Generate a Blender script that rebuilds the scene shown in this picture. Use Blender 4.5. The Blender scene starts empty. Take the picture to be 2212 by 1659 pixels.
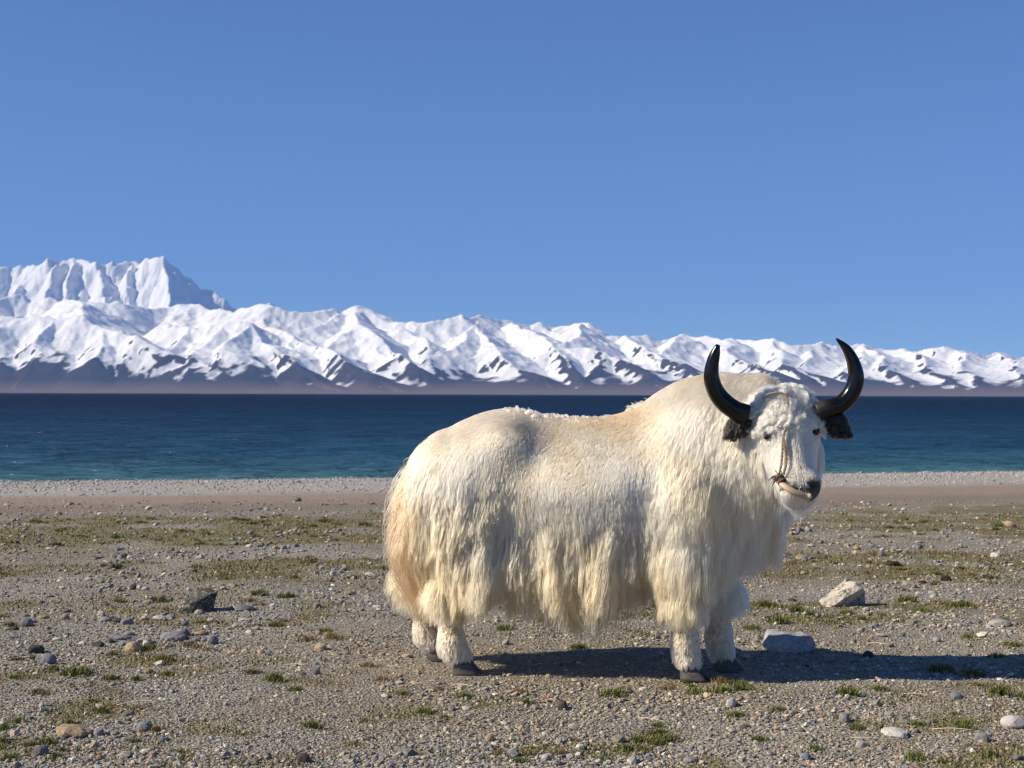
import bpy, math, random
import numpy as np
from mathutils import Vector, Matrix, kdtree
import openvdb

random.seed(7)
rng = np.random.default_rng(7)
scene = bpy.context.scene
COL = scene.collection

# ------------------------------------------------------------------ camera
W0 = 2212.0                       # width of the measuring frame used for the photograph
CAM_H = 1.38
FOCAL = 55.0
FPX = W0 * FOCAL / 36.0           # focal length in measuring pixels
cam_data = bpy.data.cameras.new("camera")
cam = bpy.data.objects.new("camera", cam_data)
COL.objects.link(cam)
cam_data.lens = FOCAL
cam_data.sensor_width = 36.0
cam_data.clip_start = 0.1
cam_data.clip_end = 120000.0
PITCH = math.atan(22.5 / FPX)
ROLL = math.radians(0.2)
cam.location = (0, 0, CAM_H)
cam.matrix_world = (Matrix.Translation((0, 0, CAM_H)) @ Matrix.Rotation(math.pi / 2 + PITCH, 4, 'X')
                    @ Matrix.Rotation(ROLL, 4, 'Z'))
cam_data.dof.use_dof = True
cam_data.dof.focus_distance = 7.6
cam_data.dof.aperture_fstop = 8.0
scene.camera = cam
CM = cam.matrix_world.to_3x3()


def ray(px, py):
    d = CM @ Vector(((px - W0 / 2) / FPX, -(py - 829.5) / FPX, -1.0))
    return d / d.y


def at(px, py, depth):
    """World point seen at a measured position, at a given depth in metres."""
    d = ray(px, py)
    return Vector((0, 0, CAM_H)) + d * depth


# ------------------------------------------------------------------ sky, sun, exposure
SUN_EL = math.radians(34)
SUN_AZ = math.radians(81.5)         # measured from straight behind the camera towards the left
sun_dir = Vector((-math.sin(SUN_AZ) * math.cos(SUN_EL), -math.cos(SUN_AZ) * math.cos(SUN_EL), math.sin(SUN_EL)))
world = bpy.data.worlds.new("World")
scene.world = world
world.use_nodes = True
wn = world.node_tree
wn.nodes.clear()
sky = wn.nodes.new("ShaderNodeTexSky")
sky.sky_type = 'NISHITA'
sky.sun_disc = False
sky.sun_elevation = SUN_EL
sky.sun_rotation = math.atan2(sun_dir.x, sun_dir.y)
sky.altitude = 4700
sky.air_density = 1.0
sky.dust_density = 0.0
sky.ozone_density = 9.0
bg = wn.nodes.new("ShaderNodeBackground")
bg.inputs[1].default_value = 0.093
wo = wn.nodes.new("ShaderNodeOutputWorld")
wn.links.new(sky.outputs[0], bg.inputs[0])
wn.links.new(bg.outputs[0], wo.inputs[0])

sun_data = bpy.data.lights.new("sun", 'SUN')
sun_data.energy = 5.0
sun_data.angle = math.radians(0.5)
sun_data.color = (1.0, 0.885, 0.71)
sun = bpy.data.objects.new("sun", sun_data)
COL.objects.link(sun)
sun.rotation_euler = sun_dir.to_track_quat('Z', 'Y').to_euler()

scene.view_settings.view_transform = 'Standard'
scene.view_settings.look = 'None'
scene.view_settings.gamma = 1.0
scene.view_settings.exposure = 0.52
scene.render.engine = 'CYCLES'
scene.cycles.max_bounces = 14
scene.cycles.diffuse_bounces = 3
scene.cycles.glossy_bounces = 3
scene.cycles.transmission_bounces = 12
scene.cycles.transparent_max_bounces = 8
scene.cycles.volume_bounces = 0
scene.cycles.use_denoising = True
scene.cycles.denoising_input_passes = 'RGB_ALBEDO_NORMAL'
scene.cycles.sample_clamp_indirect = 3.0
scene.cycles.pixel_filter_type = 'BLACKMAN_HARRIS'
scene.cycles.filter_width = 1.3


# ------------------------------------------------------------------ helpers
def tag(o, label=None, cat=None, group=None, kind=None):
    if label: o['label'] = label
    if cat: o['category'] = cat
    if group: o['group'] = group
    if kind: o['kind'] = kind
    return o


def link(name, data, parent=None):
    o = bpy.data.objects.new(name, data)
    COL.objects.link(o)
    if parent is not None:
        o.parent = parent
    return o


def np_mesh(name, v, f, mat=None, smooth=False):
    """Mesh from numpy arrays; f is (n,3) or (n,4)."""
    v = np.asarray(v, np.float32); f = np.asarray(f, np.int32)
    me = bpy.data.meshes.new(name)
    me.vertices.add(len(v)); me.vertices.foreach_set('co', v.ravel())
    k = f.shape[1]
    me.loops.add(f.size); me.loops.foreach_set('vertex_index', f.ravel())
    me.polygons.add(len(f))
    me.polygons.foreach_set('loop_start', np.arange(0, f.size, k, dtype=np.int32))
    me.polygons.foreach_set('use_smooth', np.full(len(f), smooth))
    me.update(calc_edges=True)
    if mat is not None:
        me.materials.append(mat)
    return me


def add_attr(me, name, arr, domain='POINT'):
    arr = np.asarray(arr, np.float32)
    if arr.ndim == 1:
        a = me.attributes.new(name, 'FLOAT', domain)
        a.data.foreach_set('value', arr)
    else:
        if arr.shape[1] == 3:
            arr = np.concatenate([arr, np.ones((len(arr), 1), np.float32)], 1)
        a = me.attributes.new(name, 'FLOAT_COLOR', domain)
        a.data.foreach_set('color', arr.ravel().astype(np.float32))


def smooth01(x, a, b):
    t = np.clip((x - a) / (b - a), 0, 1)
    return t * t * (3 - 2 * t)


_perm = np.random.default_rng(3).permutation(4096).astype(np.int64)
_gx = np.cos(np.linspace(0, 2 * np.pi, 256, endpoint=False)); _gy = np.sin(np.linspace(0, 2 * np.pi, 256, endpoint=False))


def noise2(x, y, seed=0):
    x = np.asarray(x, np.float64) + seed * 17.31; y = np.asarray(y, np.float64) + seed * 9.77
    xi = np.floor(x).astype(np.int64); yi = np.floor(y).astype(np.int64)
    xf = x - xi; yf = y - yi

    def g(ix, iy, dx, dy):
        h = _perm[(_perm[ix & 4095] + iy) & 4095] & 255
        return _gx[h] * dx + _gy[h] * dy
    u = xf ** 3 * (xf * (xf * 6 - 15) + 10); v = yf ** 3 * (yf * (yf * 6 - 15) + 10)
    a = g(xi, yi, xf, yf); b = g(xi + 1, yi, xf - 1, yf)
    c = g(xi, yi + 1, xf, yf - 1); d = g(xi + 1, yi + 1, xf - 1, yf - 1)
    return ((a + (b - a) * u) + ((c + (d - c) * u) - (a + (b - a) * u)) * v) * 1.5


def fbm(x, y, octv=4, seed=0):
    s = 0; a = 1.0; t = 0
    for k in range(octv):
        s = s + a * noise2(x * 2 ** k, y * 2 ** k, seed + k * 5); t += a; a *= 0.5
    return s / t


def new_mat(name):
    m = bpy.data.materials.new(name); m.use_nodes = True
    nt = m.node_tree
    return m, nt, nt.nodes["Principled BSDF"]


def N(nt, typ, **kw):
    n = nt.nodes.new(typ)
    for k, v in kw.items():
        setattr(n, k, v)
    return n


def ramp(nt, src, stops):
    r = N(nt, "ShaderNodeValToRGB")
    el = r.color_ramp.elements
    while len(el) < len(stops): el.new(0.5)
    for e, (p, c) in zip(el, stops):
        e.position = p; e.color = (*c, 1)
    nt.links.new(src, r.inputs[0])
    return r.outputs[0]


def noise_node(nt, scale, detail=4, rough=0.55, vec=None, dist=0.0):
    n = N(nt, "ShaderNodeTexNoise")
    n.inputs['Scale'].default_value = scale; n.inputs['Detail'].default_value = detail
    n.inputs['Roughness'].default_value = rough; n.inputs['Distortion'].default_value = dist
    if vec is not None: nt.links.new(vec, n.inputs['Vector'])
    return n


def mixc(nt, fac, a, b, mode='MIX'):
    m = N(nt, "ShaderNodeMix", data_type='RGBA', blend_type=mode)
    for sock, val in ((m.inputs[0], fac), (m.inputs[6], a), (m.inputs[7], b)):
        if isinstance(val, bpy.types.NodeSocket): nt.links.new(val, sock)
        elif isinstance(val, (int, float)): sock.default_value = val
        else: sock.default_value = (*val, 1)
    return m.outputs[2]


def mathn(nt, op, a, b=None, c=None, clamp=False):
    m = N(nt, "ShaderNodeMath", operation=op); m.use_clamp = clamp
    for i, val in enumerate((a, b, c)):
        if val is None: continue
        if isinstance(val, bpy.types.NodeSocket): nt.links.new(val, m.inputs[i])
        else: m.inputs[i].default_value = val
    return m.outputs[0]


def bump(nt, bsdf, height, strength=0.4, dist=0.02):
    b = N(nt, "ShaderNodeBump"); b.inputs['Strength'].default_value = strength; b.inputs['Distance'].default_value = dist
    nt.links.new(height, b.inputs['Height']); nt.links.new(b.outputs[0], bsdf.inputs['Normal'])


# ------------------------------------------------------------------ terrain
WATER_Z = -0.5
SHORE = 36.0


def shore_s(x, y):
    return y - 0.258 * x * smooth01(y, 9, 26)


def ground_h(x, y):
    x = np.asarray(x, np.float64); y = np.asarray(y, np.float64)
    s = shore_s(x, y) + 0.35 * noise2(x * 0.11, y * 0.03, 7) + 0.12 * noise2(x * 0.5, y * 0.1, 8)
    z = -0.5 * np.clip((s - 14) / 22.0, 0, None)
    z = z + 0.05 * np.exp(-((s - 31.5) / 2.2) ** 2)
    z = z - 0.02 * np.clip(s - 36, 0, 60)
    far = 1 - smooth01(s, 20, 30)
    near_foot = 1 - np.exp(-(((x - 0.5) / 1.3) ** 2 + ((y - 7.8) / 0.45) ** 2))
    z = z + (0.030 * noise2(x * 0.45, y * 0.6, 1) + 0.016 * noise2(x * 1.3, y * 1.5, 2)) * far * (0.25 + 0.75 * near_foot)
    z = z + 0.006 * noise2(x * 5, y * 5, 4) * far
    z = z + 0.022 * np.exp(-(((y - 7.22) / 0.22) ** 2)) * smooth01(x, 0.2, 0.7) * (1 - smooth01(x, 1.8, 2.6))
    return z


def gpt(px, py):
    """Point on the ground seen at a measured position."""
    d = ray(px, py)
    t = CAM_H / max(1e-4, -d.z)
    for _ in range(30):
        x, y = d.x * t, d.y * t
        z = float(ground_h(x, y))
        t2 = (CAM_H - z) / -d.z
        if abs(t2 - t) < 1e-5: break
        t = t * 0.4 + t2 * 0.6
    return Vector((d.x * t, d.y * t, float(ground_h(d.x * t, d.y * t))))


def green_field(x, y):
    """0..1: where the thin turf grows."""
    s = shore_s(x, y)
    band = smooth01(s, 8.5, 11.5) * (1 - smooth01(s, 19.0, 21.5))
    n1 = fbm(x * 0.34 + 3, y * 0.40, 4, 21)
    n2 = fbm(x * 1.5, y * 1.7, 4, 31)
    g = 0.33 + 0.20 * band + 0.85 * n1 + 0.95 * n2
    tr = np.abs(s - (13.9 + 0.35 * np.sin(x * 0.35)))          # the trodden track
    g = g * smooth01(tr, 0.25, 0.8)
    tr2 = np.abs(y - (10.9 - 0.05 * x + 0.3 * np.sin(x * 0.7)))
    g = g * (0.35 + 0.65 * smooth01(tr2, 0.2, 0.9))
    g = g * (1 - smooth01(s, 19.5, 21.5))
    return np.clip(g, 0, 1)


def build_ground():
    ys = np.concatenate([np.linspace(-40, 3.0, 22), 3.2 * (75 / 3.2) ** (np.linspace(0, 1, 380))])
    us = np.linspace(-1, 1, 401)
    us = np.sign(us) * (0.55 * np.abs(us) + 0.45 * np.abs(us) ** 5)
    Y, U = np.meshgrid(ys, us, indexing='ij')
    half = np.maximum(9.0, 0.9 * np.abs(Y)) * 1.35
    X = U * half
    half_far = 300.0
    X = np.where(np.abs(U) > 0.9, np.sign(U) * (0.9 * half + (np.abs(U) - 0.9) / 0.1 * (half_far - 0.9 * half)), X)
    Z = ground_h(X, Y)
    n, m = Y.shape
    idx = np.arange(n * m).reshape(n, m)
    f = np.stack([idx[:-1, :-1], idx[:-1, 1:], idx[1:, 1:], idx[1:, :-1]], -1).reshape(-1, 4)
    v = np.stack([X, Y, Z], -1).reshape(-1, 3)
    x, y = v[:, 0], v[:, 1]
    s = shore_s(x, y)
    g = green_field(x, y)
    c = np.empty((len(v), 3))
    soil = np.array([0.245, 0.220, 0.182]); grey = np.array([0.285, 0.270, 0.245])
    olive = np.array([0.180, 0.160, 0.080]); rust = np.array([0.225, 0.155, 0.092])
    w = smooth01(fbm(x * 0.5, y * 0.7, 4, 11), -0.35, 0.35)[:, None]
    c[:] = soil * (1 - w) + grey * w
    gr = smooth01(g, 0.30, 0.65)[:, None] * 0.9
    ru = smooth01(fbm(x * 0.9, y * 1.4, 3, 77), 0.1, 0.5)[:, None] * gr * 0.55
    c = c * (1 - gr) + olive * gr
    c = c * (1 - ru) + rust * ru
    # bare brownish-pink sand behind the berm
    tn = 1.3 * fbm(x * 0.14, y * 0.35, 4, 41) + 0.5 * fbm(x * 0.9, y * 0.9, 3, 43)
    pk = smooth01(s + tn, 18.8, 23.2)[:, None]
    pink = np.array([0.315, 0.256, 0.216])
    pink2 = np.array([0.235, 0.196, 0.170])
    pw = smooth01(s + tn, 22.0, 25.0)[:, None]
    c = c * (1 - pk) + (pink2 * (1 - pw) + pink * pw) * pk
    wh = smooth01(s + 0.7 * tn, 26.4, 28.8)[:, None]
    c = c * (1 - wh) + np.array([0.40, 0.38, 0.365]) * wh
    wet = smooth01(s, 35.2, 36.0)[:, None]
    c = c * (1 - 0.55 * wet)
    m, nt, bs = new_mat("gravelly_soil")
    at_ = N(nt, "ShaderNodeAttribute", attribute_name="soil")
    geo = N(nt, "ShaderNodeNewGeometry")
    n1 = noise_node(nt, 38, 5, 0.7, geo.outputs['Position'])
    vo = N(nt, "ShaderNodeTexVoronoi"); vo.inputs['Scale'].default_value = 70
    nt.links.new(geo.outputs['Position'], vo.inputs['Vector'])
    bright = ramp(nt, n1.outputs[0], [(0.25, (0.50, 0.49, 0.47)), (0.5, (0.98, 0.98, 0.96)), (0.78, (1.5, 1.47, 1.4))])
    c1 = mixc(nt, 1.0, at_.outputs['Color'], bright, 'MULTIPLY')
    peb = ramp(nt, vo.outputs['Color'], [(0.1, (0.65, 0.66, 0.68)), (0.5, (1, 1, 1)), (0.9, (1.4, 1.35, 1.25))])
    c2 = mixc(nt, 0.8, c1, peb, 'MULTIPLY')
    nt.links.new(c2, bs.inputs['Base Color'])
    bs.inputs['Roughness'].default_value = 0.95
    bs.inputs['Specular IOR Level'].default_value = 0.15
    hsum = mathn(nt, 'ADD', n1.outputs[0], mathn(nt, 'MULTIPLY', vo.outputs['Distance'], -1.2))
    bump(nt, bs, hsum, 0.7, 0.02)
    me = np_mesh("ground", v, f, m, True)
    add_attr(me, "soil", c)
    o = link("ground", me)
    tag(o, kind='structure')


build_ground()


def build_lake():
    xs = np.concatenate([[-40000, -6000], np.linspace(-400, 400, 41), [6000, 40000]])
    ys = np.concatenate([[20], np.linspace(24, 200, 40), [400, 1000, 3000, 8000, 16000]])
    Y, X = np.meshgrid(ys, xs, indexing='ij')
    n, m = Y.shape
    idx = np.arange(n * m).reshape(n, m)
    f = np.stack([idx[:-1, :-1], idx[:-1, 1:], idx[1:, 1:], idx[1:, :-1]], -1).reshape(-1, 4)
    v = np.stack([X, Y, np.full_like(X, WATER_Z)], -1).reshape(-1, 3)
    m, nt, bs = new_mat("lake_water")
    geo = N(nt, "ShaderNodeNewGeometry")
    sep = N(nt, "ShaderNodeSeparateXYZ"); nt.links.new(geo.outputs['Position'], sep.inputs[0])
    # depth of the lake bed decides the colour of the water body: turquoise shallows, navy deeps
    s = mathn(nt, 'SUBTRACT', sep.outputs[1], mathn(nt, 'MULTIPLY', sep.outputs[0], 0.258))
    dn = noise_node(nt, 0.05, 3, 0.5, geo.outputs['Position'])
    lg = mathn(nt, 'LOGARITHM', mathn(nt, 'MAXIMUM', mathn(nt, 'SUBTRACT', s, 34.0), 1.0), 10.0)
    lg = mathn(nt, 'ADD', lg, mathn(nt, 'MULTIPLY', mathn(nt, 'SUBTRACT', dn.outputs[0], 0.5), 0.5))
    t = mathn(nt, 'DIVIDE', lg, 3.2, clamp=True)
    col = ramp(nt, t, [(0.0, (0.080, 0.17, 0.19)), (0.20, (0.034, 0.105, 0.145)), (0.40, (0.012, 0.060, 0.118)),
                       (0.60, (0.004, 0.030, 0.078)), (0.80, (0.002, 0.016, 0.046))])
    nt.links.new(col, bs.inputs['Base Color'])
    bs.inputs['Roughness'].default_value = 1.0
    bs.inputs['Specular IOR Level'].default_value = 0.0
    mp = N(nt, "ShaderNodeMapping"); mp.inputs['Scale'].default_value = (0.55, 1.0, 1.0)
    mp.inputs['Rotation'].default_value = (0, 0, 0.25)
    nt.links.new(geo.outputs['Position'], mp.inputs[0])
    a = noise_node(nt, 0.9, 4, 0.6, mp.outputs[0], 0.4)
    b = noise_node(nt, 0.09, 3, 0.6, mp.outputs[0], 0.3)
    h = mathn(nt, 'ADD', mathn(nt, 'MULTIPLY', a.outputs[0], 0.9), mathn(nt, 'MULTIPLY', b.outputs[0], 4.0))
    bump(nt, bs, h, 1.0, 1.05)
    # choppy water: the steep wavelets keep the mirror share of the surface low
    gl = N(nt, "ShaderNodeBsdfGlossy"); gl.inputs['Roughness'].default_value = 0.3
    nt.links.new(nt.nodes["Bump"].outputs[0], gl.inputs['Normal'])
    mx = N(nt, "ShaderNodeMixShader"); mx.inputs[0].default_value = 0.09
    nt.links.new(bs.outputs[0], mx.inputs[1]); nt.links.new(gl.outputs[0], mx.inputs[2])
    nt.links.new(mx.outputs[0], nt.nodes["Material Output"].inputs['Surface'])
    o = link("lake", np_mesh("lake", v, f, m, True))
    tag(o, kind='structure')


build_lake()


# ------------------------------------------------------------------ mountains
def elev(py, px, dist):
    """Height that shows at a measured position, for a mountain at that distance."""
    p = at(px, py, dist)
    return p.x, p.z


def ridge_field(X, Y, ridges, rib_amp, rib_wl, seed):
    H = np.full(X.shape, -400.0)
    for k, (pts, slope_l, slope_r) in enumerate(ridges):
        acc = 0.0
        for (a, b) in zip(pts[:-1], pts[1:]):
            a = np.array(a, float); b = np.array(b, float)
            d = b[:2] - a[:2]; L = np.hypot(*d)
            if L < 1: continue
            px = X - a[0]; py = Y - a[1]
            t = np.clip((px * d[0] + py * d[1]) / L ** 2, 0, 1)
            qx = px - t * d[0]; qy = py - t * d[1]
            dist = np.hypot(qx, qy)
            side = (d[0] * py - d[1] * px) > 0
            sl = np.where(side, slope_l, slope_r)
            along = acc + t * L
            rib = 1 + rib_amp * noise2(along / rib_wl + k * 7.3, dist / (rib_wl * 5) + k * 3.1, seed) \
                + 0.5 * rib_amp * noise2(along / (rib_wl * 0.37) + k * 5.1, dist / (rib_wl * 2.5), seed + 9)
            dd = dist * rib
            h = a[2] + (b[2] - a[2]) * t - sl * (dd - 0.00003 * dd ** 2)
            H = np.where(h > H, h, H)
            acc += L
    return H


def grid_mesh(az0, az1, n_az, r0, r1, n_r, az=None):
    if az is None: az = np.linspace(az0, az1, n_az)
    n_az = len(az); r = np.linspace(r0, r1, n_r)
    R, A = np.meshgrid(r, az, indexing='ij')
    X = np.tan(A) * R; Y = R
    idx = np.arange(n_r * n_az).reshape(n_r, n_az)
    f = np.stack([idx[:-1, :-1], idx[:-1, 1:], idx[1:, 1:], idx[1:, :-1]], -1).reshape(-1, 4)
    return X, Y, f


def P(px, py, dist):
    p = at(px, py, dist * 1000.0)
    return (p.x, p.y, p.z)


def mountain_material(name, rock, rock2):
    m, nt, bs = new_mat(name)
    a = N(nt, "ShaderNodeAttribute", attribute_name="snow")
    geo = N(nt, "ShaderNodeNewGeometry")
    n = noise_node(nt, 0.012, 6, 0.65, geo.outputs['Position'])
    s = mathn(nt, 'ADD', a.outputs['Fac'], mathn(nt, 'MULTIPLY', mathn(nt, 'SUBTRACT', n.outputs[0], 0.5), 0.55))
    fac = ramp(nt, s, [(0.33, (0, 0, 0)), (0.66, (1, 1, 1))])
    n2 = noise_node(nt, 0.004, 5, 0.6, geo.outputs['Position'])
    rc = mixc(nt, n2.outputs[0], rock, rock2)
    low = N(nt, "ShaderNodeSeparateXYZ"); nt.links.new(geo.outputs['Position'], low.inputs[0])
    flat = ramp(nt, mathn(nt, 'DIVIDE', low.outputs[2], 160.0), [(0.15, (1, 1, 1)), (0.75, (0, 0, 0))])
    rc = mixc(nt, flat, rc, (0.17, 0.115, 0.085))
    c = mixc(nt, fac, rc, (0.92, 0.925, 0.94))
    nt.links.new(c, bs.inputs['Base Color'])
    bs.inputs['Roughness'].default_value = 0.8
    bs.inputs['Specular IOR Level'].default_value = 0.1
    bump(nt, bs, n.outputs[0], 0.4, 30.0)
    return m


def build_mountains():
    # --- the broad snowy range along the far shore
    crest = [(-330, 660), (-200, 640), (-90, 655), (0, 643), (39, 639), (66, 649), (113, 641), (137, 653), (172, 647), (203, 655), (254, 649), (281, 663), (312, 671),
             (352, 665), (410, 653), (449, 669), (508, 671), (539, 667), (559, 657), (586, 654), (609, 665), (641, 671),
             (703, 673), (727, 667), (742, 671), (773, 662), (805, 675), (828, 684), (867, 695), (926, 697), (988, 683),
             (1012, 689), (1047, 683), (1075, 691), (1117, 697), (1137, 702), (1153, 695), (1180, 708), (1207, 702),
             (1262, 698), (1285, 714), (1313, 728), (1344, 724), (1371, 722), (1395, 726), (1422, 738), (1477, 724),
             (1528, 728), (1559, 730), (1613, 738), (1652, 733), (1710, 743), (1776, 737), (1805, 751), (1871, 745),
             (1917, 758), (1967, 756), (1996, 762), (2025, 751), (2062, 751), (2091, 760), (2124, 766), (2165, 764),
             (2207, 772), (2280, 770), (2380, 778), (2500, 774), (2620, 782)]

    # the range runs on to both sides of the view
    mr = random.Random(5)
    left = [(x, 652 + 16 * math.sin(x * 0.013) + mr.uniform(-9, 9)) for x in range(-2500, -360, 62)]
    right = [(x, 779 + 9 * math.sin(x * 0.011) + mr.uniform(-6, 6)) for x in range(2690, 4700, 62)]
    crest = left + crest + right

    def cd(px):
        return 16.6 + 0.5 * math.sin(px * 0.006) + 0.35 * math.sin(px * 0.017 + 1)
    crest_pts = [P(x, y, cd(x)) for x, y in crest]
    R = [(crest_pts, 0.62, 0.62)]

    def spur(pts, sl=0.5, sr=0.5):
        R.append(([P(*p) for p in pts], sl, sr))
    # front spurs and secondary crests (position, position, distance in km)
    spur([(-180, 690, 15.2), (0, 686, 15.3), (117, 690, 15.1), (182, 682, 15.0), (234, 710, 14.7), (297, 729, 14.5), (352, 753, 14.3), (414, 776, 14.1), (508, 807, 13.8)], 0.42, 0.66)
    spur([(234, 712, 14.7), (214, 745, 14.4), (191, 778, 14.0)], 0.5, 0.5)
    spur([(117, 692, 15.1), (86, 740, 14.4), (60, 785, 13.9)], 0.42, 0.66)
    spur([(20, 690, 15.3), (-10, 740, 14.5), (-40, 790, 13.9)], 0.42, 0.66)
    spur([(-60, 688, 15.3), (-120, 740, 14.5), (-160, 790, 13.9)], 0.42, 0.66)
    spur([(172, 649, 16.6), (182, 682, 15.0)], 0.55, 0.55)
    spur([(340, 700, 15.5), (410, 711, 15.2), (480, 700, 15.1), (539, 698, 15.0), (566, 735, 14.6), (609, 768, 14.2), (664, 795, 13.8)], 0.42, 0.66)
    spur([(539, 700, 15.0), (500, 738, 14.5), (470, 780, 14.0)], 0.42, 0.66)
    spur([(410, 712, 15.2), (390, 745, 14.7), (350, 770, 14.4)], 0.42, 0.66)
    spur([(480, 702, 15.1), (445, 745, 14.5), (415, 785, 14.0)], 0.4, 0.5)
    spur([(586, 656, 16.6), (575, 690, 15.8), (600, 705, 15.3), (690, 750, 14.6), (760, 785, 14.0), (820, 808, 13.6)], 0.42, 0.66)
    spur([(773, 663, 16.7), (700, 695, 15.9), (641, 721, 15.3)], 0.5, 0.55)
    spur([(773, 664, 16.7), (772, 700, 15.6), (820, 742, 14.9), (864, 768, 14.4), (900, 792, 14.0)], 0.45, 0.55)
    spur([(770, 704, 15.6), (730, 735, 15.1), (690, 755, 14.7)], 0.45, 0.66)
    spur([(867, 697, 16.3), (905, 725, 15.5), (930, 755, 14.9)], 0.5, 0.5)
    spur([(1047, 684, 16.6), (1008, 718, 15.7), (988, 753, 14.9), (910, 784, 14.2)], 0.45, 0.66)
    spur([(1020, 700, 16.2), (1059, 749, 15.0), (1121, 792, 14.2), (1160, 812, 13.8)], 0.45, 0.66)
    spur([(1117, 698, 16.5), (1150, 722, 15.8), (1199, 745, 15.2), (1225, 790, 14.3), (1262, 815, 13.8)], 0.45, 0.66)
    spur([(1262, 699, 16.4), (1227, 741, 15.4), (1190, 760, 15.0)], 0.5, 0.5)
    spur([(1207, 760, 15.1), (1260, 752, 15.0), (1330, 775, 14.6), (1418, 812, 13.8)], 0.40, 0.58)
    spur([(1300, 765, 14.8), (1290, 795, 14.2), (1270, 818, 13.8)], 0.40, 0.58)
    spur([(1371, 724, 16.3), (1400, 755, 15.4), (1470, 790, 14.5), (1560, 815, 13.9)], 0.40, 0.58)
    spur([(1477, 726, 16.2), (1440, 760, 15.3), (1420, 785, 14.8)], 0.45, 0.66)
    spur([(1559, 732, 16.2), (1580, 765, 15.2), (1640, 795, 14.4), (1700, 812, 13.9)], 0.4, 0.45)
    spur([(1652, 735, 16.2), (1690, 768, 15.2), (1720, 800, 14.2), (1745, 818, 13.8)], 0.4, 0.5)
    spur([(1776, 739, 16.3), (1745, 775, 15.3), (1735, 800, 14.4), (1800, 818, 13.8)], 0.45, 0.45)
    spur([(1871, 747, 16.3), (1905, 785, 15.0), (1960, 822, 13.9)], 0.40, 0.58)
    spur([(1871, 747, 16.3), (1840, 790, 15.0), (1830, 818, 14.1)], 0.42, 0.66)
    spur([(1967, 758, 16.2), (2010, 795, 14.9), (2060, 826, 13.8)], 0.40, 0.58)
    spur([(2062, 753, 16.3), (2090, 790, 15.0), (2110, 826, 13.8)], 0.42, 0.66)
    spur([(2165, 766, 16.2), (2190, 800, 14.8), (2230, 828, 13.8)], 0.40, 0.58)
    spur([(2280, 772, 16.2), (2320, 800, 14.8), (2380, 828, 13.8)], 0.40, 0.58)
    for x, y in left[1::2]:
        d = mr.uniform(-30, 30)
        spur([(x, y + 3, cd(x)), (x + d, y + 50, 15.3), (x + d + mr.uniform(-30, 60), y + 95, 14.5), (x + d + 60, 800, 13.8)], 0.42, 0.6)
    for x, y in right[1::2]:
        d = mr.uniform(-20, 30)
        spur([(x, y + 3, cd(x)), (x + d, y + 25, 15.0), (x + d + mr.uniform(-20, 50), 826, 13.8)], 0.40, 0.58)
    half = math.atan((W0 / 2 + 120) / FPX)
    wide = math.atan((W0 / 2 + 2300) / FPX)
    az = np.concatenate([np.linspace(-wide, -half, 190, endpoint=False), np.linspace(-half, half, 860, endpoint=False), np.linspace(half, wide, 190)])
    X, Y, f = grid_mesh(0, 0, 0, 12300, 18200, 270, az)
    wx = X + 120 * noise2(X / 900, Y / 900, 51); wy = Y + 120 * noise2(X / 900, Y / 900, 52)
    H = ridge_field(wx, wy, R, 0.26, 420, 60)
    # valley fill: the slopes run out into a broad fan that reaches the lake
    fan = np.clip((Y - 12450) * 0.030, -6, None) + np.clip((Y - 13300) * 0.10, 0, None)
    fan = fan * (1 + 0.16 * noise2(X / 900, Y / 2500, 65)) + 14 * noise2(X / 500, Y / 900, 66) * smooth01(Y, 12800, 14000)
    fan = np.minimum(fan, 330 + 40 * noise2(X / 1500, Y / 1500, 67))
    k = 55.0
    hh = np.clip(0.5 + 0.5 * (H - fan) / k, 0, 1)
    H = fan * (1 - hh) + H * hh + k * hh * (1 - hh)
    amp = smooth01(H, 30, 320)
    ridged = (1 - 2.2 * np.abs(noise2(X / 520 + 0.4 * noise2(X / 900, Y / 900, 73), Y / 620, 71))) * 26 + (1 - 2.2 * np.abs(noise2(X / 190, Y / 230, 72))) * 13 + (1 - 2.2 * np.abs(noise2(X / 75, Y / 90, 74))) * 4.5
    H = H + amp * (10 * fbm(X / 420, Y / 420, 4, 70) + 4 * fbm(X / 110, Y / 110, 3, 80) + ridged - 14)
    H = np.where(Y > 17600, H - (Y - 17600) * 0.5, H)
    # snow cover: by height, blown off the steep west sides low down
    gy, gx = np.gradient(H)
    dx = np.gradient(X, axis=1); dy = np.gradient(Y, axis=0)
    sx = gx / dx; sy = gy / dy
    snowline = 255 - 62 * smooth01(X, -4500, -500) - 45 * smooth01(X, 800, 4500)
    streak = fbm((X * 0.8 - Y * 0.6) / 120, (X * 0.6 + Y * 0.8) / 1100, 4, 90)
    patch = fbm(X / 700, Y / 900, 3, 95)
    sn = 0.5 + (H - snowline + 110 * streak + 60 * patch) / 150
    west = smooth01(sx, 0.20, 0.5)
    sn = sn - 1.3 * west * smooth01(-streak, 0.02, 0.30) * (1 - smooth01(H, 430, 760))
    sn = sn - 0.55 * smooth01(np.hypot(sx, sy), 0.72, 1.0) - 0.75 * smooth01(np.hypot(sx, sy), 0.50, 0.75) * smooth01(fbm(X / 110, Y / 220, 4, 98), 0.12, 0.4)

    def blur(a, k):
        for ax in (0, 1):
            c = np.cumsum(np.pad(a, [(k + 1, k) if i == ax else (0, 0) for i in (0, 1)], mode='edge'), axis=ax)
            a = (np.take(c, range(2 * k + 1, c.shape[ax]), ax) - np.take(c, range(0, c.shape[ax] - 2 * k - 1), ax)) / (2 * k + 1)
        return a
    curv = blur(H, 9) - H                      # gullies keep their snow, ribs are blown bare
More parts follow.
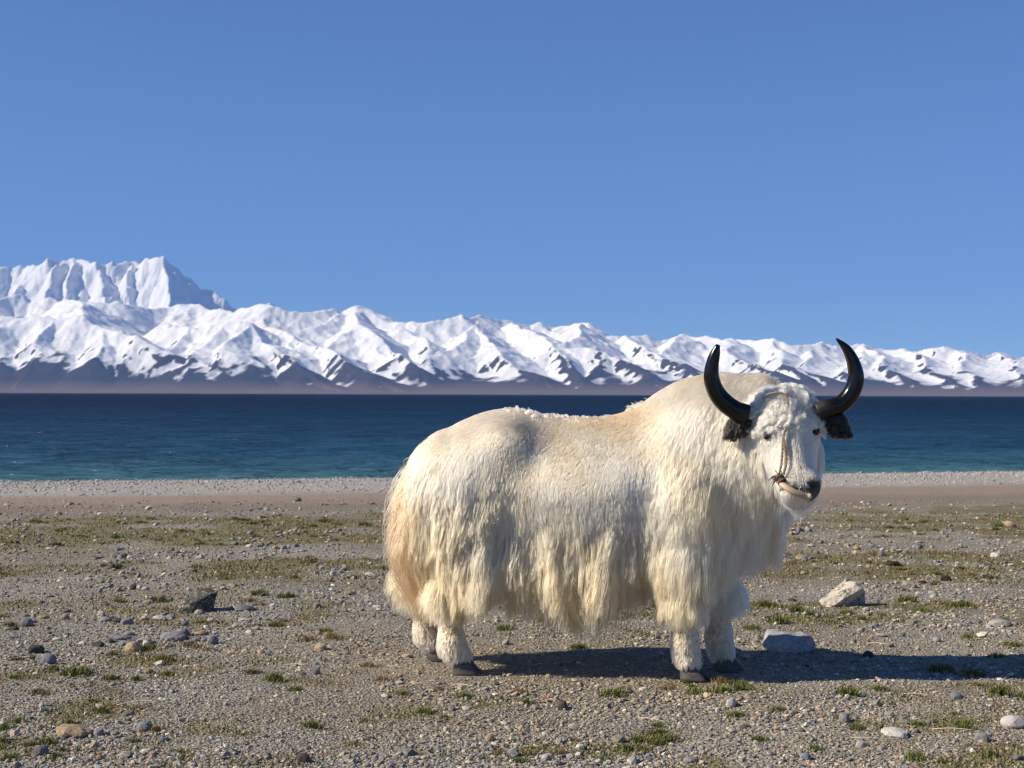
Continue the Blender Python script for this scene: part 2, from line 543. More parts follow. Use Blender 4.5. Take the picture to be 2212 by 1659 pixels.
    sn = sn + np.clip(0.04 * curv, -0.7, 0.7) * (1 - smooth01(H, 350, 650))
    sn = sn + 0.25 * (fbm(X / 60, Y / 120, 3, 99)) * (1 - smooth01(H, 400, 900))
    v = np.stack([X, Y, H + WATER_Z], -1).reshape(-1, 3)
    me = np_mesh("mountain_range", v, f, mountain_material("snowy_range", (0.030, 0.024, 0.027), (0.050, 0.036, 0.034)), True)
    add_attr(me, "snow", sn.ravel())
    tag(link("mountain_range", me), kind='structure')

    # --- the high massif behind
    mc = [(-1150, 735), (-1000, 700), (-860, 672), (-730, 648), (-640, 655), (-540, 622), (-420, 600), (-250, 570), (-120, 585), (0, 577), (47, 575), (78, 573), (98, 561), (121, 555), (145, 561), (156, 557), (187, 565), (207, 567), (242, 566),
          (285, 567), (301, 561), (312, 560), (350, 554), (357, 558), (375, 583), (391, 600), (410, 602), (437, 620),
          (469, 636), (484, 649), (508, 669), (547, 688), (620, 705)]
    R2 = [([P(x, y, 25.5 + 0.25 * math.sin(x * 0.05)) for x, y in mc], 0.95, 0.95)]

    def rib(pts, sl=0.9, sr=1.3):
        R2.append(([P(*p) for p in pts], sl, sr))
    rib([(350, 555, 25.5), (362, 600, 24.6), (366, 640, 24.0), (372, 690, 23.3)], 0.85, 1.3)
    rib([(285, 568, 25.5), (272, 610, 24.8), (268, 625, 24.6)], 0.8, 1.4)
    rib([(207, 568, 25.5), (218, 600, 24.8), (224, 640, 24.1), (228, 690, 23.3)], 0.85, 1.4)
    rib([(156, 558, 25.5), (148, 600, 24.8), (140, 640, 24.2)], 0.8, 1.2)
    rib([(121, 556, 25.5), (112, 600, 24.7), (95, 640, 24.0), (90, 690, 23.3)], 0.8, 1.2)
    rib([(60, 576, 25.5), (45, 610, 24.9), (20, 645, 24.2)], 0.8, 1.2)
    rib([(0, 578, 25.5), (-20, 620, 24.8), (-40, 660, 24.0)], 0.8, 1.2)
    rib([(-120, 585, 25.5), (-140, 640, 24.4)], 0.8, 1.2)
    rib([(-250, 571, 25.5), (-270, 640, 24.2)], 0.8, 1.2)
    for x, y in ((-420, 600), (-540, 622), (-730, 648), (-860, 672), (-1000, 700)):
        rib([(x, y + 1, 25.5), (x - 20, y + 50, 24.4)], 0.8, 1.2)
    a0 = math.atan((-1250 - W0 / 2) / FPX); a1 = math.atan((640 - W0 / 2) / FPX)
    X, Y, f = grid_mesh(a0, a1, 560, 22500, 27000, 170)
    wx = X + 60 * noise2(X / 600, Y / 600, 151); wy = Y + 60 * noise2(X / 600, Y / 600, 152)
    H = ridge_field(wx, wy, R2, 0.18, 330, 160)
    H = H + (40 * fbm(X / 380, Y / 600, 4, 170) + 45 * (1 - 2.2 * np.abs(noise2(X / 260, Y / 700, 171))) + 20 * (1 - 2.2 * np.abs(noise2(X / 90, Y / 260, 172))) - 30) * smooth01(H, 300, 900) + 14 * fbm(X / 90, Y / 200, 3, 175)
    H = np.maximum(H, 100)
    v = np.stack([X, Y, H], -1).reshape(-1, 3)
    me = np_mesh("mountain_massif", v, f, mountain_material("icy_massif", (0.13, 0.11, 0.11), (0.2, 0.17, 0.16)), True)
    gy, gx = np.gradient(H)
    st = np.hypot(gx / np.gradient(X, axis=1), gy / np.gradient(Y, axis=0))
    sn = 1.25 - 0.45 * smooth01(st, 1.1, 1.9) + 0.2 * fbm(X / 200, Y / 200, 3, 180)
    add_attr(me, "snow", sn.ravel())
    tag(link("mountain_massif", me), kind='structure')


build_mountains()


def build_haze():
    x0, x1, y0, y1, z0, z1 = -45000, 45000, -400, 28500, -60, 3200
    v = [(x, y, z) for z in (z0, z1) for y in (y0, y1) for x in (x0, x1)]
    f = [(0, 2, 3, 1), (4, 5, 7, 6), (0, 1, 5, 4), (2, 6, 7, 3), (0, 4, 6, 2), (1, 3, 7, 5)]
    m = bpy.data.materials.new("mountain_air"); m.use_nodes = True
    nt = m.node_tree; nt.nodes.clear()
    out = N(nt, "ShaderNodeOutputMaterial")
    pv = N(nt, "ShaderNodeVolumePrincipled")
    pv.inputs['Color'].default_value = (0.27, 0.49, 1.0, 1)
    pv.inputs['Density'].default_value = 3.2e-5
    pv.inputs['Anisotropy'].default_value = 0.0
    nt.links.new(pv.outputs[0], out.inputs['Volume'])
    tag(link("haze", np_mesh("haze", v, f, m)), kind='stuff')


HAZE = True
if HAZE:
    build_haze()
# ------------------------------------------------------------------ the yak
D0 = 7.82                          # depth of the yak's middle plane
GZ = float(ground_h(0.4, D0))


YAW = math.radians(-8)              # the head end stands a little nearer than the rump
PIV = np.array([0.90, 0.0, 0.0])
_c, _s = math.cos(YAW), math.sin(YAW)
RY = np.array([[_c, -_s, 0], [_s, _c, 0], [0, 0, 1.0]])
YORG = np.array([0.90, D0, GZ]) - RY @ PIV


def to_yak(p):
    """World point(s) -> yak space."""
    return (np.asarray(p, float) - YORG) @ RY


def yl(px, py, dy=0.0):
    """Measured position -> yak space, at a sideways offset dy from the yak's middle plane."""
    o = to_yak((0, 0, CAM_H)); d = to_yak(np.array([*ray(px, py)]) + np.array([0, 0, CAM_H])) - o
    return o + d * ((dy - o[1]) / d[1])


VH = 0.0095
GX0, GY0, GZ0 = -0.85, -0.92, -0.08
NXG, NYG, NZG = int(2.55 / VH), int(1.42 / VH), int(1.70 / VH)
gx = (GX0 + np.arange(NXG) * VH).astype(np.float32)
gy = (GY0 + np.arange(NYG) * VH).astype(np.float32)
gz = (GZ0 + np.arange(NZG) * VH).astype(np.float32)


def smin(a, b, k):
    h = np.clip(0.5 + 0.5 * (b - a) / k, 0, 1)
    return b + (a - b) * h - k * h * (1 - h)


class Field:
    def __init__(self):
        self.g = np.full((NXG, NYG, NZG), 0.5, np.float32)

    def block(self, lo, hi, m):
        sl = []
        for v, l, h in ((gx, lo[0], hi[0]), (gy, lo[1], hi[1]), (gz, lo[2], hi[2])):
            i0 = int(np.clip(np.searchsorted(v, l - m), 0, len(v))); i1 = int(np.clip(np.searchsorted(v, h + m), 0, len(v)))
            sl.append(slice(i0, i1))
        X, Y, Z = np.meshgrid(gx[sl[0]], gy[sl[1]], gz[sl[2]], indexing='ij', sparse=True)
        return tuple(sl), X, Y, Z

    def put(self, sl, f, k):
        self.g[sl] = smin(self.g[sl], np.minimum(f, 0.5).astype(np.float32), k)

    def cut(self, sl, f, k):
        self.g[sl] = -smin(-self.g[sl], f.astype(np.float32), k)

    def cone(self, a, b, ra, rb, k=0.04):
        a = np.asarray(a, float); b = np.asarray(b, float)
        r = max(ra, rb)
        sl, X, Y, Z = self.block(np.minimum(a, b) - r, np.maximum(a, b) + r, k + 0.06)
        d = b - a; L2 = float(d @ d)
        t = np.clip(((X - a[0]) * d[0] + (Y - a[1]) * d[1] + (Z - a[2]) * d[2]) / L2, 0, 1)
        f = np.sqrt((X - a[0] - t * d[0]) ** 2 + (Y - a[1] - t * d[1]) ** 2 + (Z - a[2] - t * d[2]) ** 2) - (ra + (rb - ra) * t)
        self.put(sl, f, k)

    def chain(self, pts, k=0.04):
        for (p, r), (q, s) in zip(pts[:-1], pts[1:]):
            self.cone(p, q, r, s, k)

    def ell(self, c, M, rad, k=0.04, cut=False):
        """Ellipsoid with axes in the rows of M."""
        c = np.asarray(c, float); M = np.asarray(M, float); rad = np.asarray(rad, float)
        r = rad.max()
        sl, X, Y, Z = self.block(c - r, c + r, k + 0.06)
        q = 0
        for i in range(3):
            u = (X - c[0]) * M[i, 0] + (Y - c[1]) * M[i, 1] + (Z - c[2]) * M[i, 2]
            q = q + (u / rad[i]) ** 2
        q = np.sqrt(q)
        f = (q - 1) * rad.min() * np.where(q < 1, 1, 1.0)
        (self.cut if cut else self.put)(sl, f, k)


def hermite(xs, vs, x):
    xs = np.asarray(xs, float); vs = np.asarray(vs, float)
    m = np.gradient(vs, xs)
    i = np.clip(np.searchsorted(xs, x) - 1, 0, len(xs) - 2)
    h = xs[i + 1] - xs[i]; t = np.clip((x - xs[i]) / h, 0, 1)
    return ((2 * t ** 3 - 3 * t ** 2 + 1) * vs[i] + (t ** 3 - 2 * t ** 2 + t) * h * m[i]
            + (-2 * t ** 3 + 3 * t ** 2) * vs[i + 1] + (t ** 3 - t ** 2) * h * m[i + 1])


# torso stations: x, top (fur outline), bottom of the skin, half width, narrowing of the top
TX = [-0.54, -0.49, -0.42, -0.30, -0.13, 0.0, 0.10, 0.22, 0.36, 0.50, 0.62, 0.73, 0.83, 0.92, 1.06, 1.18, 1.30]
TT = [0.98, 1.09, 1.185, 1.255, 1.318, 1.328, 1.305, 1.288, 1.282, 1.291, 1.335, 1.418, 1.482, 1.514, 1.532, 1.515, 1.455]
TB = [0.72, 0.66, 0.62, 0.58, 0.55, 0.53, 0.51, 0.50, 0.50, 0.51, 0.53, 0.55, 0.58, 0.60, 0.62, 0.66, 0.74]
TW = [0.10, 0.19, 0.245, 0.27, 0.285, 0.30, 0.325, 0.345, 0.355, 0.35, 0.335, 0.315, 0.30, 0.285, 0.26, 0.22, 0.15]
TN = [0.3, 0.35, 0.40, 0.42, 0.42, 0.40, 0.36, 0.32, 0.32, 0.36, 0.44, 0.52, 0.58, 0.60, 0.58, 0.5, 0.4]

# head frame: A runs down the face, F out of the forehead, R across
HP = to_yak(at(1697, 852, D0 - 0.40))
HN = to_yak(at(1741, 1068, D0 - 0.60))
HA = (HN - HP) / np.linalg.norm(HN - HP)
HLEN = float(np.linalg.norm(HN - HP))
HF = np.array([0.11, -0.99, 0.0]) @ RY; HF = HF - HA * (HF @ HA); HF /= np.linalg.norm(HF)
HR = np.cross(HF, HA); HR = HR / np.linalg.norm(HR)
if HR[0] < 0: HR = -HR
HM = np.stack([HR, HA, HF])


def hd(r, a, f):
    return HP + HR * r + HA * a + HF * f


field = Field()
head_field = Field()


def build_fields():
    sl, X, Y, Z = field.block((GX0, GY0, GZ0), (1.35, 0.5, 1.65), 0.0)
    xx = gx[sl[0]].astype(float)
    xc = np.clip(xx, TX[0], TX[-1])
    fur_top = np.interp(xc, [-0.6, -0.3, 0.2, 0.6, 0.9, 1.3], [0.04, 0.035, 0.02, 0.02, 0.045, 0.05])
    top = hermite(TX, TT, xc) - fur_top; bot = hermite(TX, TB, xc); hw = hermite(TX, TW, xc) * (0.90 - 0.07 * smooth01(xc, 0.55, 0.75)) - 0.02; tn = hermite(TX, TN, xc)
    s3 = lambda a: a[:, None, None].astype(np.float32)
    zc = s3((top + bot) / 2); b = s3((top - bot) / 2); hw = s3(hw); tn = s3(tn)
    v = (Z - zc) / b
    w = hw * (1 - tn * np.clip(v, 0, 1) ** 1.3)
    p = np.where(v < 0, 3.1, 2.35).astype(np.float32)
    r = (np.abs(Y / w) ** p + np.abs(v) ** p) ** (1 / p)
    f = (r - 1) * np.minimum(b, hw) * 0.9
    f = np.maximum(f, s3(np.maximum(TX[0] - xx, xx - TX[-1])))
    field.put(sl, f, 0.001)
    I = np.eye(3)
    field.ell((-0.42, 0, 0.86), I, (0.12, 0.20, 0.24), 0.08)
    field.ell((1.27, -0.03, 1.10), I, (0.13, 0.17, 0.30), 0.10)
    # hip bone, ribs' hollow, shoulder blade on both sides
    for sy in (-1, 1):
        field.ell((0.0, sy * 0.165, 1.13), I, (0.12, 0.09, 0.10), 0.10)
        field.ell((-0.20, sy * 0.175, 0.84), I, (0.24, 0.125, 0.30), 0.10)
        field.ell((0.90, sy * 0.15, 0.96), I, (0.19, 0.11, 0.36), 0.10)
        pass
    # neck turning towards the camera
    nb = hd(0, 0.17, -0.20)
    field.cone((1.10, -0.04, 1.16), nb, 0.23, 0.15, 0.12)
    field.cone((1.12, -0.04, 1.0), nb + np.array([0.0, 0.02, -0.08]), 0.18, 0.12, 0.12)
    # legs: hind near, hind far, front near, front far (hoof point x, y)
    for (hx, hy, sy) in HIND:
        field.chain([((-0.24, sy * 0.13, 0.88), 0.15), ((-0.12, sy * 0.14, 0.64), 0.10), ((hx - 0.07, 0.75 * hy, 0.43), 0.060),
                     ((hx - 0.035, hy, 0.15), 0.050), ((hx + 0.0, hy, 0.085), 0.052)], 0.07)
        field.cone((hx - 0.08, 0.75 * hy, 0.45), (hx - 0.06, 0.85 * hy, 0.34), 0.042, 0.04, 0.05)
    for (hx, hy, sy) in FRONT:
        field.chain([((0.90, sy * 0.16, 0.90), 0.16), ((0.88, sy * 0.15, 0.66), 0.10), ((hx - 0.015, hy, 0.40), 0.066),
                     ((hx - 0.01, hy, 0.17), 0.048), ((hx + 0.005, hy, 0.085), 0.055)], 0.07)
    # tail dock
    field.chain([((-0.44, -0.02, 1.04), 0.05), ((-0.485, -0.06, 0.92), 0.035), ((-0.49, -0.09, 0.68), 0.02)], 0.06)

    h = head_field
    h.ell(hd(0, 0.10, -0.115), HM, (0.150, 0.155, 0.125), 0.05)       # brow and poll
    h.ell(hd(0, 0.02, -0.10), HM, (0.120, 0.085, 0.10), 0.05)
    h.cone(hd(0, 0.16, -0.085), hd(0, 0.36, -0.068), 0.100, 0.068, 0.06)   # bridge
    h.cone(hd(0, 0.24, -0.20), hd(0, 0.44, -0.105), 0.095, 0.056, 0.06)     # jaw
    for s in (-1, 1):
        h.ell(hd(s * 0.098, 0.155, -0.055), HM, (0.045, 0.04, 0.035), 0.05)  # orbit ridge
        h.ell(hd(s * 0.060, 0.27, -0.15), HM, (0.050, 0.11, 0.075), 0.06)  # cheek
        h.ell(hd(s * 0.047, 0.440, -0.062), HM, (0.046, 0.060, 0.055), 0.03)  # nostril swelling
    h.ell(hd(0, 0.435, -0.075), HM, (0.082, 0.072, 0.070), 0.04)        # muzzle
    h.ell(hd(0, 0.490, -0.115), HM, (0.062, 0.032, 0.050), 0.02)        # lower lip
    for s in (-1, 1):
        h.ell(hd(s * 0.117, 0.185, -0.028), HM, (0.032, 0.022, 0.030), 0.02, cut=True)   # eye socket
        h.ell(hd(s * 0.045, 0.458, -0.006), HM, (0.020, 0.013, 0.030), 0.012, cut=True)  # nostril
    # mouth line
    for s in (-1, 0, 1):
        h.ell(hd(s * 0.05, 0.478 - 0.02 * abs(s), -0.055 - 0.045 * abs(s)), HM, (0.040, 0.006, 0.03), 0.01, cut=True)


HIND = [(-0.235, -0.25, -1), (-0.435, 0.13, 1)]
FRONT = [(0.885, -0.21, -1), (1.045, 0.06, 1)]
build_fields()
SDF = smin(field.g, head_field.g, 0.05)
HEADNESS = np.clip(0.5 + (field.g - head_field.g) / 0.06, 0, 1).astype(np.float32)
GRAD = np.stack(np.gradient(SDF, VH), -1).astype(np.float32)


def sample(grid, p):
    q = (p - np.array([GX0, GY0, GZ0])) / VH
    q = np.clip(q, 0.001, np.array(grid.shape[:3]) - 1.002)
    i = q.astype(np.int32); t = (q - i).astype(np.float32)
    out = 0
    for dx in (0, 1):
        for dy in (0, 1):
            for dz in (0, 1):
                w = (t[:, 0] if dx else 1 - t[:, 0]) * (t[:, 1] if dy else 1 - t[:, 1]) * (t[:, 2] if dz else 1 - t[:, 2])
                g = grid[i[:, 0] + dx, i[:, 1] + dy, i[:, 2] + dz]
                out = out + (w[:, None] * g if g.ndim == 2 else w * g)
    return out


def unit(v):
    return v / np.maximum(np.linalg.norm(v, axis=-1, keepdims=True), 1e-9)


yak = link("yak", None)
yak.location = YORG; yak.rotation_euler = (0, 0, YAW)
tag(yak, "white long-haired yak with black curved horns standing on the gravel", "yak")


def skin_mesh():
    grid = openvdb.FloatGrid(0.5)
    grid.copyFromArray(np.ascontiguousarray(SDF))
    v, q = grid.convertToQuads(0.0)
    v = np.array(v, np.float64) * VH + np.array([GX0, GY0, GZ0])
    q = np.array(q)[:, ::-1]
    # relax the voxel steps
    e = np.concatenate([q[:, [0, 1]], q[:, [1, 2]], q[:, [2, 3]], q[:, [3, 0]]])
    for _ in range(3):
        acc = np.zeros_like(v); cnt = np.zeros(len(v))
        for a, b in ((0, 1), (1, 0)):
            np.add.at(acc, e[:, a], v[e[:, b]]); np.add.at(cnt, e[:, a], 1)
        v = v * 0.5 + 0.5 * acc / cnt[:, None]
    return v, q


SV, SQ = skin_mesh()
n_ = np.cross(SV[SQ[:, 2]] - SV[SQ[:, 0]], SV[SQ[:, 3]] - SV[SQ[:, 1]])
if np.mean(np.sum(n_ * sample(GRAD, SV[SQ[:, 0]]), 1)) < 0:
    SQ = SQ[:, ::-1]


def hloc(p):
    d = p - HP
    return d @ HR, d @ HA, d @ HF


# ---- coat colours
CREAM = np.array([0.70, 0.54, 0.35]); WHITE = np.array([0.79, 0.68, 0.515]); TAN = np.array([0.40, 0.23, 0.11])
GREYISH = np.array([0.50, 0.45, 0.38])


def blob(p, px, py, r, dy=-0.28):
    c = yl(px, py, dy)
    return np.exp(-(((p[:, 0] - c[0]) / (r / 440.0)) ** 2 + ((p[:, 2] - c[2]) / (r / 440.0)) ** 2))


def coat_colour(p):
    """Colour of the coat at the root: dirt, sun-bleached patches and dark grey spots."""
    x, z = p[:, 0], p[:, 2]
    w = smooth01(fbm(x * 3 + p[:, 1], z * 3, 3, 201), -0.35, 0.35)[:, None]
    c = CREAM * (1 - w) + WHITE * w
    rear = smooth01(-x, 0.15, 0.5)[:, None] * smooth01(1.1 - z, 0, 0.3)[:, None]
    c = c * (1 - 0.75 * rear) + np.array([0.66, 0.47, 0.275]) * 0.75 * rear
    dirt = (smooth01(fbm(x * 5.5 + 2 * p[:, 1], z * 4.0, 4, 211), 0.02, 0.45) * 0.34 * smooth01(z, 0.35, 0.7))[:, None]
    c = c * (1 - dirt) + np.array([0.60, 0.50, 0.385]) * dirt
    low = (smooth01(0.95 - z, 0, 0.35) * smooth01(fbm(x * 4 + 5, z * 2.2 + p[:, 1], 3, 213), -0.35, 0.25) * 0.7)[:, None]
    c = c * (1 - low) + np.array([0.62, 0.43, 0.235]) * low
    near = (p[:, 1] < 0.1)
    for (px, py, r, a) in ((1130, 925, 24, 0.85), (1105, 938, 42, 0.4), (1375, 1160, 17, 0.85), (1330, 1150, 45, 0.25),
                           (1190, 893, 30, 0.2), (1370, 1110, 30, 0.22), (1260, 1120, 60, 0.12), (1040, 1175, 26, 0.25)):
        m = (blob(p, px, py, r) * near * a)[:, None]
        c = c * (1 - m) + GREYISH * 0.62 * m  # dark grey spots at hip hollow, elbow, spine and flank, near side only
    return np.clip(c, 0.02, 0.95)


def build_skin():
    m, nt, bs = new_mat("yak_skin")
    a = N(nt, "ShaderNodeAttribute", attribute_name="coat")
    geo = N(nt, "ShaderNodeNewGeometry")
    n = noise_node(nt, 60, 4, 0.6, geo.outputs['Position'])
    c = mixc(nt, 1.0, a.outputs['Color'], ramp(nt, n.outputs[0], [(0.3, (0.8, 0.8, 0.8)), (0.7, (1.1, 1.1, 1.1))]), 'MULTIPLY')
    nt.links.new(c, bs.inputs['Base Color'])
    bs.inputs['Roughness'].default_value = 0.65
    bump(nt, bs, n.outputs[0], 0.3, 0.006)
    me = np_mesh("body", SV, SQ, m, True)
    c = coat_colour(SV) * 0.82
    r, a_, f = hloc(SV)
    hn = sample(HEADNESS, SV)
    nose = (hn > 0.5) & (a_ > 0.41) & (f > -0.085)
    wt = (smooth01(a_ + 0.02 * (r > 0.01), 0.445, 0.468) * smooth01(f, -0.10, -0.06) * (hn > 0.5) * smooth01(r, -0.005, 0.03) * 0.92)[:, None]
    c = c * (1 - wt) + np.array([0.035, 0.028, 0.026]) * wt
    # lips dark, chin pale
    lip = ((hn > 0.5) * np.exp(-((a_ - 0.476 + 0.25 * np.abs(r)) / 0.016) ** 2) * smooth01(f, -0.16, -0.10))[:, None]
    c = c * (1 - lip) + np.array([0.05, 0.035, 0.03]) * lip
    eye = np.zeros(len(SV))
    for s in (-1, 1):
        d = SV - hd(s * 0.115, 0.185, -0.035)
        eye = np.maximum(eye, np.exp(-(np.sum(d * d, 1) / 0.028 ** 2)))
    eye = (eye * (hn > 0.5))[:, None]
    c = c * (1 - 0.9 * eye) + np.array([0.10, 0.09, 0.09]) * 0.9 * eye
    add_attr(me, "coat", c)
    link("body", me, yak)


build_skin()

# ---- hair
fur_mats = {}


def fur_material(name, rough=0.35, radial=0.5):
    m = bpy.data.materials.new(name); m.use_nodes = True
    nt = m.node_tree; nt.nodes.clear()
    out = N(nt, "ShaderNodeOutputMaterial")
    h = N(nt, "ShaderNodeBsdfHairPrincipled")
    h.parametrization = 'COLOR'
    h.inputs['Roughness'].default_value = rough
    h.inputs['Radial Roughness'].default_value = radial
    h.inputs['IOR'].default_value = 1.5
    a = N(nt, "ShaderNodeAttribute", attribute_name="tint")
    nt.links.new(a.outputs['Color'], h.inputs['Color'])
    nt.links.new(h.outputs[0], out.inputs['Surface'])
    return m


FUR = fur_material("yak_fur", 0.6, 0.8)
BLACKFUR = fur_material("black_ear_fur", 0.4, 0.5)


def emit_curves(name, P_, rad, col, mat, parent):
    """P_ (n,k,3), rad (n,k), col (n,k,3)"""
    n, k, _ = P_.shape
    c = bpy.data.hair_curves.new(name)
    c.add_curves([k] * n)
    c.position_data.foreach_set('vector', np.ascontiguousarray(P_, np.float32).ravel())
    a = c.attributes.new('radius', 'FLOAT', 'POINT'); a.data.foreach_set('value', np.ascontiguousarray(rad, np.float32).ravel())
    t = c.attributes.new('tint', 'FLOAT_COLOR', 'POINT')
    cc = np.ones((n, k, 4), np.float32); cc[..., :3] = np.clip(col, 0.005, 0.96)
    t.data.foreach_set('color', cc.ravel())
    c.materials.append(mat)
    return link(name, c, parent)


area = 0.5 * np.linalg.norm(np.cross(SV[SQ[:, 2]] - SV[SQ[:, 0]], SV[SQ[:, 3]] - SV[SQ[:, 1]]), axis=1)
QC = SV[SQ].mean(1)


def roots(weight, n):
    w = np.maximum(area * weight, 0); w = w / w.sum()
    q = rng.choice(len(SQ), n, p=w)
    u, v = rng.random(n)[:, None], rng.random(n)[:, None]
    a, b, c, d = (SV[SQ[q, i]] for i in range(4))
    p = (a * (1 - u) + b * u) * (1 - v) + (d * (1 - u) + c * u) * v
    return p, unit(sample(GRAD, p))


DOWN = np.array([0, 0, -1.0])


def grow(p, n, length, flow, lift, grav, K, noise=0.15, push=0.004, curl=0.0, cfreq=2.0, seed=0):
    """Strands: start out of the skin, follow the flow along it, then hang."""
    N_ = len(p)
    n0 = n
    fl = unit(flow - n * np.sum(flow * n, 1, keepdims=True))
    d = unit(n * lift[:, None] + fl)
    d = unit(d + noise * rng.normal(size=(N_, 3)))
    seg = (length / (K - 1))[:, None]
    out = np.empty((N_, K, 3)); out[:, 0] = p - n * 0.004
    cur = p.copy(); out[:, 1] = cur + d * seg; cur = out[:, 1].copy()
    ph = rng.random(N_) * 6.28
    side = unit(np.cross(d, n))
    for k in range(2, K):
        t = k / (K - 1)
        g = (grav * (0.25 + t))[:, None]
        d = unit(d + g * DOWN + 0.06 * noise * rng.normal(size=(N_, 3)))
        cur = cur + d * seg
        s = sample(SDF, cur); pen = push + 0.15 * 0.02 * t
        bad = s < pen
        if bad.any():
            gr = unit(sample(GRAD, cur[bad]))
            cur[bad] += gr * (pen - s[bad])[:, None]
            dd = d[bad]; dn = np.sum(dd * gr, 1, keepdims=True)
            d[bad] = unit(dd - np.minimum(dn, 0) * gr)
        out[:, k] = cur
    return out


def clump(P_, ratio, amount, power=1.5, jitter=0.2, seed=0, wave=0.0, wfreq=3.0, mult=None):
    """Gather strands into locks around randomly chosen guide strands."""
    n, K, _ = P_.shape
    m = max(2, int(n / ratio))
    gi = rng.choice(n, m, replace=False)
    kd = kdtree.KDTree(m)
    for i, g in enumerate(gi): kd.insert(P_[g, 0], i)
    kd.balance()
    own = np.array([gi[kd.find(q)[1]] for q in P_[:, 0]])
    t = np.linspace(0, 1, K)
    am = amount * (1 + jitter * rng.normal(size=m))
    lut = np.zeros(n); lut[gi] = np.clip(am, 0, 0.97)
    w = (lut[own][:, None] * t[None, :] ** power)[..., None]
    if mult is not None: w = w * mult[:, None, None]
    # meet the guide at the same distance along it, so that tips stay staggered
    Ls = np.linalg.norm(np.diff(P_, axis=1), axis=2).sum(1)
    fi = np.clip(t[None, :] * (Ls / Ls[own])[:, None], 0, 1) * (K - 1)
    i0 = np.minimum(fi.astype(int), K - 2); fr_ = (fi - i0)[..., None]
    G = P_[own[:, None], i0] * (1 - fr_) + P_[own[:, None], i0 + 1] * fr_
    Q = P_ + (G - P_) * w
    if wave > 0:
        ph = np.zeros(n); ph[gi] = rng.random(m) * 6.28
        fr = np.zeros(n); fr[gi] = wfreq * (0.6 + 0.8 * rng.random(m))
        L = np.linalg.norm(P_[:, -1] - P_[:, 0], axis=1)
        a = (wave * (0.4 + 1.2 * rng.random(n)))[:, None] * np.minimum(1, t * 2.2)[None, :]
        arg = ph[own][:, None] + fr[own][:, None] * t[None, :] * 6.28 * np.clip(L / 0.3, 0.3, 1.5)[:, None]
        sx = a * np.sin(arg); sy = a * 0.7 * np.cos(arg * 0.83 + 1)
        Q[..., 0] += sx; Q[..., 1] += sy
    lock = np.zeros(n); lock[gi] = rng.normal(size=m)
    return Q, lock[own]


def taper(n, K, r0, r1, power=1.0):
    t = np.linspace(0, 1, K)[None, :] ** power
    r = r0 + (r1 - r0) * t
    return np.repeat(r, n, 0) * (0.75 + 0.5 * rng.random((n, 1)))


def tip_colour(c0, c1, K, power=1.2):
    t = (np.linspace(0, 1, K) ** power)[None, :, None]
    return c0[:, None, :] * (1 - t) + c1[:, None, :] * t


# length of the coat over the flank, as seen from the side
LPTS = np.array([
    # px, py, length
    (900, 960, 0.06), (960, 930, 0.05), (1050, 890, 0.045), (1130, 890, 0.03), (1250, 900, 0.013), (1350, 890, 0.013), (1400, 860, 0.03),
    (1480, 820, 0.05), (1560, 805, 0.06), (1640, 830, 0.06),
    (1000, 980, 0.045), (1100, 960, 0.03), (1200, 960, 0.013), (1300, 960, 0.013), (1400, 960, 0.03), (1500, 920, 0.06), (1560, 900, 0.07),
    (900, 1040, 0.12), (960, 1040, 0.07), (1040, 1050, 0.05), (1150, 1040, 0.022), (1250, 1040, 0.02), (1350, 1040, 0.028), (1400, 1040, 0.06), (1480, 1010, 0.10), (1560, 1000, 0.12),
    (880, 1120, 0.26), (960, 1120, 0.24), (1030, 1110, 0.13), (1100, 1110, 0.06), (1200, 1100, 0.04), (1300, 1100, 0.04), (1360, 1110, 0.05), (1420, 1110, 0.12), (1500, 1110, 0.17), (1580, 1100, 0.20),
    (880, 1190, 0.36), (960, 1190, 0.36), (1040, 1180, 0.36), (1110, 1175, 0.33), (1200, 1178, 0.33), (1300, 1178, 0.34), (1370, 1178, 0.24), (1150, 1135, 0.05), (1220, 1140, 0.05), (1290, 1140, 0.05), (1350, 1140, 0.05), (1430, 1180, 0.33), (1500, 1190, 0.33), (1590, 1190, 0.28),
    (900, 1260, 0.28), (980, 1260, 0.27), (1060, 1240, 0.32), (1130, 1230, 0.40), (1200, 1220, 0.48), (1280, 1220, 0.53), (1360, 1220, 0.46), (1430, 1250, 0.30), (1500, 1250, 0.30), (1580, 1250, 0.26),
    (960, 1310, 0.17), (900, 1310, 0.2), (1020, 1310, 0.17), (1480, 1310, 0.18), (1560, 1310, 0.16), (1200, 1290, 0.45), (1300, 1290, 0.45)])
_lp = np.array([yl(a, b, -0.26) for a, b, _ in LPTS])[:, [0, 2]]


def coat_length(p):
    """Inverse-distance blend of the measured lengths."""
    d2 = (p[:, None, 0] - _lp[None, :, 0]) ** 2 + (p[:, None, 2] - _lp[None, :, 1]) ** 2
    w = 1.0 / (d2 + 0.0009) ** 2
    return (w * LPTS[None, :, 2]).sum(1) / w.sum(1)


def chunked(fn, p, n=40000):
    return np.concatenate([fn(p[i:i + n]) for i in range(0, len(p), n)])


q_head = sample(HEADNESS, QC)
q_r, q_a, q_f = hloc(QC)
q_len = chunked(coat_length, QC)
q_n = unit(sample(GRAD, QC))
is_leg = (QC[:, 2] < 0.31) & (q_head < 0.5)
body_q = (q_head < 0.5) & ~is_leg
near_w = np.where(q_n[:, 1] < 0.35, 1.0, 0.45)
rear_face = smooth01(-QC[:, 0], 0.50, 0.58)


